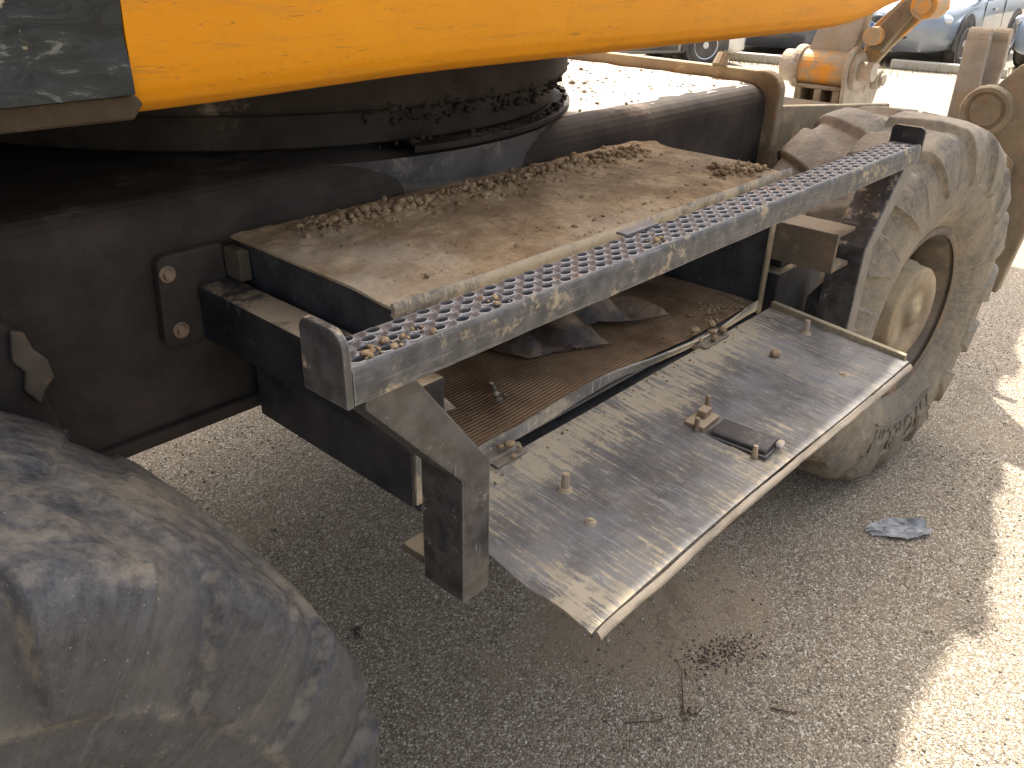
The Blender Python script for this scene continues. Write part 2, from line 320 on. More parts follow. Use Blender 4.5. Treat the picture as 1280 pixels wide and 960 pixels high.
def prism(bm, poly, ax, a0, a1):
    def P(p, a): return (a, p[0], p[1]) if ax == 'x' else ((p[0], a, p[1]) if ax == 'y' else (p[0], p[1], a))
    A = [bm.verts.new(P(p, a0)) for p in poly]; B = [bm.verts.new(P(p, a1)) for p in poly]; n = len(poly)
    bm.faces.new(A[::-1]); bm.faces.new(B)
    for i in range(n): bm.faces.new((A[i], A[(i+1) % n], B[(i+1) % n], B[i]))
    return bm
def prism_T(bm, poly, y0, y1, T):
    A = [bm.verts.new(T @ Vector((p[0], y0, p[1]))) for p in poly]; B = [bm.verts.new(T @ Vector((p[0], y1, p[1]))) for p in poly]; n = len(poly)
    bm.faces.new(A[::-1]); bm.faces.new(B)
    for i in range(n): bm.faces.new((A[i], A[(i+1) % n], B[(i+1) % n], B[i]))
def cyl(bm, p0, p1, r0, r1=None, n=16, cap=True):
    p0 = Vector(p0); p1 = Vector(p1); r1 = r0 if r1 is None else r1
    q = (p1-p0).to_track_quat('Z', 'Y')
    A = []; B = []
    for i in range(n):
        d = q @ Vector((math.cos(2*math.pi*i/n), math.sin(2*math.pi*i/n), 0))
        A.append(bm.verts.new(p0+d*r0)); B.append(bm.verts.new(p1+d*r1))
    for i in range(n): bm.faces.new((A[i], A[(i+1) % n], B[(i+1) % n], B[i]))
    if cap: bm.faces.new(A[::-1]); bm.faces.new(B)
    return bm
def tube(bm, pts, r, n=8):
    pts = [Vector(p) for p in pts]; rings = []
    for i, p in enumerate(pts):
        d = (pts[min(i+1, len(pts)-1)]-pts[max(i-1, 0)]).normalized(); q = d.to_track_quat('Z', 'Y')
        rr = r[i] if isinstance(r, (list, tuple)) else r
        rings.append([bm.verts.new(p+q @ Vector((math.cos(2*math.pi*k/n)*rr, math.sin(2*math.pi*k/n)*rr, 0))) for k in range(n)])
    for a, b in zip(rings, rings[1:]):
        for k in range(n): bm.faces.new((a[k], a[(k+1) % n], b[(k+1) % n], b[k]))
    bm.faces.new(rings[0][::-1]); bm.faces.new(rings[-1]); return bm
def lathe(bm, prof, n=48, ax='y', c=(0, 0, 0), a0=0, a1=2*math.pi):
    """prof: (axial, radius) pairs"""
    full = abs(a1-a0-2*math.pi) < 1e-6; cnt = n if full else n+1; R = []
    for i in range(cnt):
        t = a0+(a1-a0)*i/n; row = []
        for a, r in prof:
            p = (r*math.cos(t), a, r*math.sin(t)) if ax == 'y' else ((r*math.cos(t), r*math.sin(t), a) if ax == 'z' else (a, r*math.cos(t), r*math.sin(t)))
            row.append(bm.verts.new(Vector(p)+Vector(c)))
        R.append(row)
    for i in range(n):
        A = R[i]; B = R[(i+1) % cnt]
        for k in range(len(prof)-1): bm.faces.new((A[k], A[k+1], B[k+1], B[k]))
    return bm
def grid_mesh(name, f, nu, nv, wrap_u=False):
    co = []; fs = []
    for i in range(nu if wrap_u else nu+1):
        for j in range(nv+1): co.append(f(i/nu, j/nv))
    W = nv+1; n = nu if wrap_u else nu+1
    for i in range(nu):
        for j in range(nv):
            a = i*W+j; b = ((i+1) % n)*W+j; fs.append((a, b, b+1, a+1))
    me = bpy.data.meshes.new(name); me.from_pydata(co, [], fs); me.update(); return me
def sstep(x, a, b):
    t = min(1, max(0, (x-a)/(b-a))); return t*t*(3-2*t)
def nz(p, s, o=4): return mnoise.fractal(Vector(p)*s, .8, 2.1, o)
def smooth_curve(P, n):
    P = [Vector((*p, 0)) for p in P]; out = []
    for i in range(len(P)-1):
        p0, p1, p2, p3 = P[max(i-1, 0)], P[i], P[i+1], P[min(i+2, len(P)-1)]
        for k in range(n):
            t = k/n; out.append(.5*((2*p1)+(-p0+p2)*t+(2*p0-5*p1+4*p2-p3)*t*t+(-p0+3*p1-3*p2+p3)*t**3))
    out.append(P[-1]); return out
def rocks(name, pts, sizes, mat, sub=1, rough=.35, squash=.75):
    """many lumps joined in one mesh; pts (n,3)"""
    b = bmesh.new(); bmesh.ops.create_icosphere(b, subdivisions=sub, radius=1); b.verts.ensure_lookup_table()
    V = np.array([v.co[:] for v in b.verts]); F = np.array([[v.index for v in f.verts] for f in b.faces]); b.free()
    n = len(pts); k = len(V)
    sc_ = (1+rng.uniform(-rough, rough, (n, k, 1))); P = V[None]*sc_
    P = P*rng.uniform(.6, 1.25, (n, 1, 3))
    a = rng.uniform(0, 6.283, n); ca, sa = np.cos(a), np.sin(a)
    b_ = rng.uniform(-.8, .8, n); cb, sb = np.cos(b_), np.sin(b_)
    y = P[:, :, 1]*cb[:, None]-P[:, :, 2]*sb[:, None]; z = P[:, :, 1]*sb[:, None]+P[:, :, 2]*cb[:, None]
    x = P[:, :, 0]*ca[:, None]-y*sa[:, None]; y2 = P[:, :, 0]*sa[:, None]+y*ca[:, None]
    Q = np.stack([x, y2, z*squash], 2)*np.asarray(sizes)[:, None, None]+np.asarray(pts)[:, None, :]
    FF = (F[None]+(np.arange(n)*k)[:, None, None]).reshape(-1, 3)
    me = bpy.data.meshes.new(name); me.vertices.add(n*k); me.vertices.foreach_set('co', Q.reshape(-1))
    me.loops.add(FF.size); me.loops.foreach_set('vertex_index', FF.reshape(-1).astype(np.int32))
    me.polygons.add(len(FF)); me.polygons.foreach_set('loop_start', np.arange(0, FF.size, 3, dtype=np.int32)); me.update(calc_edges=True); me.validate()
    return link(name, me, mat)

# ------------------------------------------------------------------ ground
b = bmesh.new()
vs = [b.verts.new(p) for p in ((-150, -150, 0), (300, -150, 0), (300, 300, 0), (-150, 300, 0))]; b.faces.new(vs)
g = link('ground', b, 'ground'); g['kind'] = 'structure'
NG = 26000
gx = .3+4.4*rng.random(NG)**1.35; gy = -.25+2.7*rng.random(NG)
clump = np.array([mnoise.noise(Vector((x*2.4, y*2.4, 0))) for x, y in zip(gx, gy)])
keep = (clump > -.12+.35*rng.random(NG)-.25)
gx, gy = gx[keep], gy[keep]; gs = .0018+.0030*rng.random(len(gx))**2.2
o = rocks('loose_gravel', np.stack([gx, gy, gs*.35], 1), gs, 'gravel', 1, .28, .7); tag(o, 'fine loose stone grit scattered over the asphalt under and in front of the machine', 'gravel', kind='stuff')

# ------------------------------------------------------------------ excavator
EX = empty('wheeled_excavator', (1.17, 1.89, 0))
tag(EX, 'orange wheeled excavator with an open muddy tool box and perforated step between its two tyres', 'excavator')

# chassis beam with rounded top edges
r = .055; prof = [(1.15, .815), (1.15, 1.168-r)]
for k in range(1, 7): t = k/6*math.pi/2; prof.append((1.15+r-r*math.cos(t), 1.168-r+r*math.sin(t)))
prof += [(2.55, 1.168), (2.6, 1.12), (2.6, .815)]
b = bmesh.new(); prism(b, prof, 'x', -1.0, 2.36)
CH = link('chassis', b, 'chassis', EX)
# lower flange of the chassis
b = bmesh.new(); bx(b, -1.0, 2.3, 1.135, 1.149, .80, .822); link('chassis_flange', b, 'chassis', CH, bevel=.004)
# end collar
def rr(y0, y1, z0, z1, r, n=6):
    P = []
    for cy, cz, a in ((y0+r, z1-r, math.pi), (y1-r, z1-r, math.pi/2), ):
        for k in range(n+1):
            t = a-k/n*math.pi/2; P.append((cy+r*math.cos(t), cz+r*math.sin(t)))
    return P+[(y1, z0), (y0, z0)]
b = bmesh.new(); prism(b, rr(1.112, 2.64, .86, 1.205, .055), 'x', 2.362, 2.40); link('collar_plate', b, 'brown', EX, bevel=.006)
b = bmesh.new(); cyl(b, (2.365, 1.32, 1.203), (2.385, 1.32, 1.235), .022, .018, 10); link('lifting_lug', b, 'brown', EX)
# pedestal of the slewing ring bulging through the chassis side
b = bmesh.new(); lathe(b, [(.96, .752), (1.165, .760)], 40, 'z', (1.14, 1.89, 0), R_(-118), R_(-62)); link('ring_pedestal', b, 'pedestal', EX, smooth=True)
b = bmesh.new(); lathe(b, [(1.172, .60), (1.172, .768), (1.184, .770), (1.186, .60)], 96, 'z', (1.14, 1.89, 0), R_(-101), R_(-10)); RG = link('slewing_ring', b, 'ring', EX, bevel=.002)
b = bmesh.new(); lathe(b, [(1.186, .68), (1.188, .728), (1.245, .732), (1.25, .757), (1.258, .760), (1.325, .760), (1.332, .752), (1.372, .745), (1.374, .6)], 128, 'z', (1.14, 1.89, 0)); link('upper_ring', b, 'ring', RG, bevel=.003)
# upper frame, counterweight, black skirt
def cwf(u, v):
    x = .392+u*2.31
    end = sstep(x, 1.9, 2.72)
    zb = 1.340-.009*sstep(x, .9, .4)+.050*end**2
    prof = [(.22, .006), (.10, .0), (.055, .002), (.030, .008), (.014, .018), (.005, .034), (.0, .055), (-.006, .16), (-.004, .8), (.05, 1.0), (.20, 1.06)]
    k = v*(len(prof)-1); i = min(int(k), len(prof)-2); t = k-i
    a = prof[i][0]*(1-t)+prof[i+1][0]*t; h = prof[i][1]*(1-t)+prof[i+1][1]*t
    x -= .12*sstep(h, .05, .45)*sstep(x, 1.9, 2.7)
    y = .872+a+.035*sstep(x, 2.0, 2.75)**2+.10*sstep(u, .985, 1)
    return (x, y, zb+h)
CW = link('counterweight', grid_mesh('counterweight', cwf, 120, 40), 'orange', EX, smooth=True, solid=.03)
b = bmesh.new(); prism(b, [(.4, 1.10), (1.50, 1.10), (1.55, 1.2), (1.54, 2.42), (2.5, 2.45), (2.5, 2.90), (-1.5, 2.90), (-1.5, .93), (.36, .93)], 'z', 1.374, 1.42); link('upper_frame', b, 'ring', EX)  # far right corner added, unseen, to shade the ground beyond the chassis
b = bmesh.new(); prism(b, [(-1.5, .95), (.4, .95), (2.4, .95), (2.45, 1.08), (1.6, 1.1), (1.55, 1.25), (1.53, 3.0), (-1.5, 3.0)], 'z', 2.36, 2.45); bx(b, 1.50, 1.53, 1.2, 2.99, 1.43, 2.35); link('hood_top', b, 'orange', EX)
def skf(u, v):
    x = -.75+u*1.14; z = 1.3605+v*.7
    y = .868-.006*math.sin(u*3)+.010*nz((x, z, 0), 5)*sstep(v, 0, .05)
    return (x, y, z)
link('side_skirt', grid_mesh('side_skirt', skf, 90, 70), 'skirt', EX, smooth=True, solid=.02)
b = bmesh.new(); prism(b, [(-.75, 1.338), (.2, 1.337), (.388, 1.335), (.400, 1.350), (.393, 1.359), (-.75, 1.3595)], 'y', .873, 1.0); link('skirt_base_plate', b, 'underside', EX, bevel=.003)
# boom and its cylinders (above the frame)
b = bmesh.new(); prism(b, [(1.2, 2.3), (1.7, 2.95), (2.3, 3.7), (3.0, 4.05), (3.9, 4.1), (4.35, 4.06), (4.85, 3.15), (5.7, 2.78), (6.3, 2.3), (6.1, 2.1), (5.5, 2.45), (4.6, 2.85), (4.1, 3.72), (3.1, 3.75), (2.5, 3.4), (1.9, 2.65), (1.5, 2.2)], 'y', 1.5, 2.0); link('boom', b, 'orange', EX, bevel=.01)
for y in (1.43, 2.07):
    b = bmesh.new(); cyl(b, (1.3, y, 2.3), (2.3, y, 3.45), .065); link('boom_cylinder', b, 'black', EX, smooth=True)

for P in ([(2.75, 3.95), (2.80, 4.13), (2.92, 4.16), (3.0, 4.03)], [(3.35, 4.05), (3.42, 4.22), (3.5, 4.22), (3.62, 4.08)], [(4.02, 4.08), (4.06, 4.25), (4.16, 4.27), (4.25, 4.05)], [(4.5, 3.75), (4.62, 3.80), (4.72, 3.62), (4.7, 3.4)], [(5.15, 3.0), (5.2, 3.16), (5.35, 3.14), (5.4, 2.9)]):
    b = bmesh.new(); prism(b, P, 'y', 1.503, 1.56); link('boom_shadow_plate', b, 'orange', EX, bevel=.005)  # unseen plates added on the boom to roughen its shadow edge
# ---- tool box
TB_b = bmesh.new()
X0, X1, YF, YB, ZB, ZT = .62, 1.645, .735, 1.117, .797, 1.100
lw = [(YB, ZB), (YF, ZB), (YF, ZB+.04), (YF+.002, 1.055), (.746, 1.080), (.775, 1.094), (.815, ZT+.001), (YB, ZT+.001)]
prism(TB_b, lw, 'x', X0, X0+.005)
prism(TB_b, [(YB, ZB), (YF, ZB), (YF, 1.07), (.80, ZT), (YB, ZT)], 'x', X1-.005, X1)
bx(TB_b, X0+.006, X1-.006, YB-.006, YB-.001, ZB, ZT-.002)
bx(TB_b, X0+.006, X1-.006, YF+.003, YB-.007, ZB+.015, ZB+.020)
bx(TB_b, X0+.006, X1-.006, YF-.010, YB-.008, ZB-.006, ZB-.001)
TB = link('tool_box', TB_b, 'box_paint', EX, bevel=.0015)
b = bmesh.new(); bx(b, X0+.0055, X0+.022, YF-.003, YF+.0005, ZB+.003, 1.05); link('front_flange', b, 'lip', TB)
b = bmesh.new(); bx(b, X1-.024, X1-.0055, YF-.004, YF+.0005, ZB+.003, 1.068); link('front_flange', b, 'brown', TB)
link('floor_mat', grid_mesh('floor_mat', lambda u, v: (X0+.01+u*(X1-X0-.02), YF+.008+v*(YB-YF-.02), ZB+.0225+.003*nz((u*3, v, 0), 2)+.012*math.exp(-((u-.45)/.22)**2)*(1-v)**3), 60, 24), 'mat', TB, smooth=True)
# sagging front lip of the floor
def lipf(u, v):
    x = X0+.024+u*(X1-X0-.05); warp = .016*math.exp(-((u-.42)/.20)**2)+.006*math.exp(-((u-.12)/.1)**2)-.008*math.exp(-((u-.8)/.15)**2)
    bow = .010*math.sin(u*math.pi*2.2)-.006
    z = ZB+.012+warp+.004+v*.021
    return (x, YF-.004+bow*v+.002*nz((x, v, 3), 9), z+.002*nz((x, v, 1), 6))
link('floor_lip', grid_mesh('floor_lip', lipf, 80, 4), 'lip', TB, smooth=True, solid=.004)
b = bmesh.new(); prism(b, [(.640, 1.000), (.640, .938), (.70, .930)], 'y', YF-.006, YF-.002); link('corner_gusset', b, 'lip', TB)
# lid with mud
def lidf(u, v):
    x = .609+u*1.055; y = 1.119-v*.372
    z = 1.105-.006*sstep(y, .84, .75)+.0018*nz((x, y, 0), 14, 5)+.0012*nz((x, y, 4), 4)
    ridge = math.exp(-((y-(1.048-.01*math.sin(x*7)))/.035)**2)*sstep(x, .66, .80)
    z += .012*ridge*(.6+.6*nz((x, y, 2), 20, 4)) + .004*max(0, nz((x, y, 9), 30, 4))
    e = min(u, 1-u)*60
    if e < 1: z = 1.104-.006*sstep(y, .84, .75)+(z-1.104+.006*sstep(y, .84, .75))*e
    return (x, y, z)
LID = link('lid', grid_mesh('lid', lidf, 260, 110), 'mud', TB, smooth=True, solid=.004)
b = bmesh.new()
n_ = 60
for k in range(n_):
    xa, xb = .600+1.078*k/n_, .600+1.078*(k+1)/n_
bm_l = grid_mesh('lid_lip', lambda u, v: (.602+u*1.076, .7445-.0035*math.sin(v*math.pi)-.008+.0012*nz((u*8, 0, 0), 1)-.010*sstep(u, .96, 1)*0, 1.0905+v*.021+.0012*nz((u*7, 1, 0), 1.3)), 90, 4); b.free()
link('lid_lip', bm_l, 'lip', LID, smooth=True, solid=.007)
# door
DL, DR, DH, DO = .618, 1.648, .714, .413
def dz(y, x): return .8115-(DH-y)/(DH-DO)*.030
def doorf(u, v):
    x = DL+u*(DR-DL); y = DH-v*(DH-DO)
    z = dz(y, x)+.0010*nz((x, y, 0), 4)
    z -= .003*sstep(u, .015, 0)*sstep(v, .3, .6)         # drooping torn corner
    z += .002*sstep(v, .72, .735)
    y2 = y+.004*math.sin(u*5)*v
    x += .002*sstep(u, .05, 0)*math.sin(v*17)
    return (x, y2, z)
DOOR = link('door', grid_mesh('door', doorf, 150, 60), 'door', TB, smooth=True, solid=.003)
link('outer_edge', grid_mesh('outer_edge', lambda u, v: (DL+.004+u*(DR-DL-.002), DO-.0015+.004*math.sin(u*5)-.006*math.sin(v*1.57)+.002*nz((u*9, v, 0), 1), dz(DO, 0)-.0005-.008*v+.002*nz((u*7, 0, 0), 1.5)), 90, 4), 'door_edge', DOOR, smooth=True, solid=.003)
b = bmesh.new()
vs = []
for (y, z0, z1) in ((DH, .0, .016), (DO+.004, -.012, .016)): vs.append((y, dz(y, 0)+z0, dz(y, 0)+z1))
prism(b, [(vs[0][0], vs[0][1]), (vs[0][0], vs[0][2]), (vs[1][0], vs[1][2]), (vs[1][0], vs[1][1])], 'x', DR-.004, DR+.010); link('side_edge', b, 'brown', DOOR, bevel=.002)
for xh, w in ((.79, .075), (1.395, .10)):
    b = bmesh.new(); cyl(b, (xh-w/2, .722, .815), (xh+w/2, .722, .815), .0075, n=12); bx(b, xh-w/2+.004, xh+w/2-.004, .700, .722, .8145, .8185); bx(b, xh-w/2+.004, xh+w/2-.004, .7235, .7325, .806, .824)
    link('hinge', b, 'door_edge', TB, bevel=.001)
def stud(x, y, h, r, tilt=.2):
    z = dz(y, x)+.003; b = bmesh.new(); cyl(b, (x, y, z-.002), (x+.001, y, z+.004), r*1.9, r*1.5, 10); cyl(b, (x, y, z+.003), (x+h*tilt*.5, y+h*tilt*.3, z+h), r, r*.9, 8)
    link('stud', b, 'pin', DOOR)
for a in ((.799, .605, .026, .0065), (1.592, .605, .028, .0065), (.770, .535, .007, .005), (1.484, .474, .006, .006)): stud(*a)
# latch
b = bmesh.new(); T = Matrix.Translation((1.128, .488, dz(.49, 0)+.003)) @ Matrix.Rotation(R_(3), 4, 'Z')
bx(b, -.034, .030, -.048, .066, 0, .006, T); prism_T(b, [(-.028, .0065), (-.028, .012), (-.022, .015), (.014, .017), (.024, .013), (.024, .0065)], -.044, .052, T)
LA = link('latch', b, 'latch', DOOR, bevel=.002)
b = bmesh.new(); bx(b, .004, .022, -.056, -.0445, .007, .0155, T); link('latch_tip', b, 'chrome', LA, bevel=.004)
b = bmesh.new(); T2 = T @ Matrix.Translation((0, .075, 0)); bx(b, -.034, .024, -.012, .024, .001, .016, T2); cyl(b, T2 @ Vector((-.034, .0, 0)), T2 @ Vector((-.036, .0, .032)), .006, .004, 8); cyl(b, T2 @ Vector((.022, .012, 0)), T2 @ Vector((.026, .014, .044)), .006, .004, 8); bx(b, -.008, .016, 0, .016, .0165, .030, T2)
link('latch_catch', b, 'bolt', LA, bevel=.003)
b = bmesh.new(); cyl(b, T @ Vector((-.036, -.03, 0)), T @ Vector((-.037, -.03, .022)), .006, .004, 8); link('pin', b, 'bolt', LA)

# ---- step
ZS = 1.149; SX0, SX1, SY0, SY1 = .412, 1.925, .570, .633
def tread():
    b = bmesh.new(); rows = 4; px_ = .0345; ry = (SY1-SY0-.006)/rows; a_ = math.atan2(ry, px_); ang = []
    for qd in (0, a_*.5, a_, a_+(math.pi/2-a_)*.33, a_+(math.pi/2-a_)*.66): ang.append(qd)
    ang += [math.pi-q for q in ang[::-1][:0]]
    base_ = [0, a_*.5, a_, a_+(math.pi/2-a_)*.35, a_+(math.pi/2-a_)*.7, math.pi/2]
    ang = base_+[math.pi-q for q in base_[-2::-1]]+[math.pi+q for q in base_[1:]]+[2*math.pi-q for q in base_[-2:0:-1]]; nh = len(ang)
    y0 = SY0+.003
    for k in range(rows):
        cy = y0+ry*(k+.5); off = (k % 2)*px_/2
        xs = [SX0]; 
        n = int((SX1-SX0-off-.004)/px_)
        if off: # filler at the start
            b.faces.new([b.verts.new(q) for q in ((SX0, y0+ry*k, ZS), (SX0+off, y0+ry*k, ZS), (SX0+off, y0+ry*(k+1), ZS), (SX0, y0+ry*(k+1), ZS))])
        for i in range(n):
            cx = SX0+off+px_*(i+.5); hx, hy = px_/2, ry/2
            R1 = []; R2 = []; R3 = []; R0 = []
            jz = .0006*math.sin(cx*40+k)
            for q in range(nh):
                t = ang[q]; ct, s_ = math.cos(t), math.sin(t)
                m_ = max(abs(ct)/hx, abs(s_)/hy)
                R0.append(b.verts.new((cx+.0080*ct, cy+.0058*s_, ZS-.014))); R1.append(b.verts.new((cx+.0085*ct, cy+.0061*s_, ZS+.0028+jz)))
                R2.append(b.verts.new((cx+.0108*ct, cy+.0070*s_, ZS+.0020+jz))); R3.append(b.verts.new((cx+ct/m_, cy+s_/m_, ZS-.0012+.0012*abs(s_))))
            for A, B in ((R0, R1), (R1, R2), (R2, R3)):
                for q in range(nh): b.faces.new((A[q], A[(q+1) % nh], B[(q+1) % nh], B[q]))
        xe = SX0+off+px_*n
        if xe < SX1: b.faces.new([b.verts.new(q) for q in ((xe, y0+ry*k, ZS), (SX1, y0+ry*k, ZS), (SX1, y0+ry*(k+1), ZS), (xe, y0+ry*(k+1), ZS))])
    # the four corner gaps of each cell ring are closed by the ring itself (square outline sampled at 12 points)
    return b
ST = link('step', tread(), 'tread', EX, smooth=False)
fp = [(SY0+.0035, ZS-.0004), (SY0+.0015, ZS-.001), (SY0, ZS-.004), (SY0-.0004, ZS-.016), (SY0, ZS-.036), (SY0+.003, ZS-.038)]
def facef(u, v):
    k = v*(len(fp)-1); i = min(int(k), len(fp)-2); t = k-i
    y = fp[i][0]*(1-t)+fp[i+1][0]*t; z = fp[i][1]*(1-t)+fp[i+1][1]*t; x = SX0+u*(SX1-SX0)
    return (x, y+.0012*nz((x*3, v, 0), 2), z+.0007*nz((x*4, 0, 1), 2)*(v))
link('step_front', grid_mesh('step_front', facef, 150, 15), 'step_face', ST, smooth=True, solid=.003)
b = bmesh.new(); bx(b, SX0, SX1, SY1-.0028, SY1+.0005, ZS-.030, ZS-.0008); link('step_back', b, 'tread', ST)
b = bmesh.new(); bx(b, .93, 1.01, SY1-.006, SY1+.012, ZS+.0015, ZS+.0055); link('back_tab', b, 'tread', ST, bevel=.001)
def rpoly(y0, y1, z0, z1, r0, r1, n=5):
    P = [(y0, z0), (y0, z1-r0)]
    for k in range(1, n+1): t = math.pi-k/n*math.pi/2; P.append((y0+r0+r0*math.cos(t), z1-r0+r0*math.sin(t)))
    P.append((y1-r1, z1))
    for k in range(1, n+1): t = math.pi/2-k/n*math.pi/2; P.append((y1-r1+r1*math.cos(t), z1-r1+r1*math.sin(t)))
    return P+[(y1, z0)]
b = bmesh.new(); prism(b, rpoly(SY0-.003, SY1+.004, ZS-.040, ZS+.040, .022, .016), 'x', SX0-.009, SX0-.0005); link('end_plate', b, 'black_leg', ST, bevel=.002, label='left raised end plate with scuffed grey edge')
b = bmesh.new(); prism(b, rpoly(SY0-.003, SY1+.004, ZS-.040, ZS+.036, .012, .012), 'x', SX1+.0005, SX1+.009); link('end_plate', b, 'black', ST, bevel=.002)
YL = SY0+.003; YR = SY0+.078
legL = [(.430, 1.112), (.492, 1.112), (.607, .958), (.607, .762), (.5605, .762), (.5605, .948), (.430, 1.096)]
b = bmesh.new(); prism(b, legL, 'y', YL, YR); LL = link('leg', b, 'black_leg', ST, bevel=.003)
legR = [(1.928, 1.112), (1.868, 1.112), (1.742, .958), (1.742, .762), (1.789, .762), (1.789, .948), (1.928, 1.098)]
b = bmesh.new(); prism(b, legR, 'y', YL, YR); link('leg', b, 'black_leg', ST, bevel=.003)
b = bmesh.new(); bx(b, .572, .605, YL+.004, YR+.055, .768, .782); link('leg_foot_tab', b, 'dark_brown', ST, bevel=.002)

# ---- brackets
b = bmesh.new(); prism(b, [(.487, .965), (.495, 1.088), (.505, 1.096), (.60, 1.096), (.60, .955), (.497, .955)], 'y', 1.130, 1.149); PL = link('mounting_plate', b, 'chassis', EX, bevel=.003)
me = bpy.data.meshes.new('plate_bolt'); b = bmesh.new(); cyl(b, (0, 0, 0), (0, -.003, 0), .0125, .0125, 14); cyl(b, (0, -.0035, 0), (0, -.010, 0), .0085, .008, 6); bmesh.ops.recalc_face_normals(b, faces=b.faces); b.to_mesh(me); b.free()
for x, z in ((.507, 1.070), (.513, .980)): link('bolt', me, 'bolt', PL, Matrix.Translation((x, 1.1295, z)) @ Matrix.Rotation(x*40, 4, 'Y'))
b = bmesh.new(); bx(b, .548, .606, .650, 1.1285, .955, 1.043); link('support_arm', b, 'black', EX, bevel=.004)
b = bmesh.new(); bx(b, .598, .617, 1.085, 1.128, 1.045, 1.092); link('spacer_block', b, 'dark_brown', EX, bevel=.002)
b = bmesh.new(); bx(b, .604, .617, .652, .735, 1.050, 1.088); link('gusset_plate', b, 'black', EX, bevel=.004)
b = bmesh.new(); prism(b, [(1.648, 1.004), (1.735, 1.004), (1.735, .996), (1.658, .996), (1.658, .930), (1.735, .930), (1.735, .920), (1.648, .920)], 'y', .60, 1.148); link('support_arm', b, 'dark_brown', EX, bevel=.002)

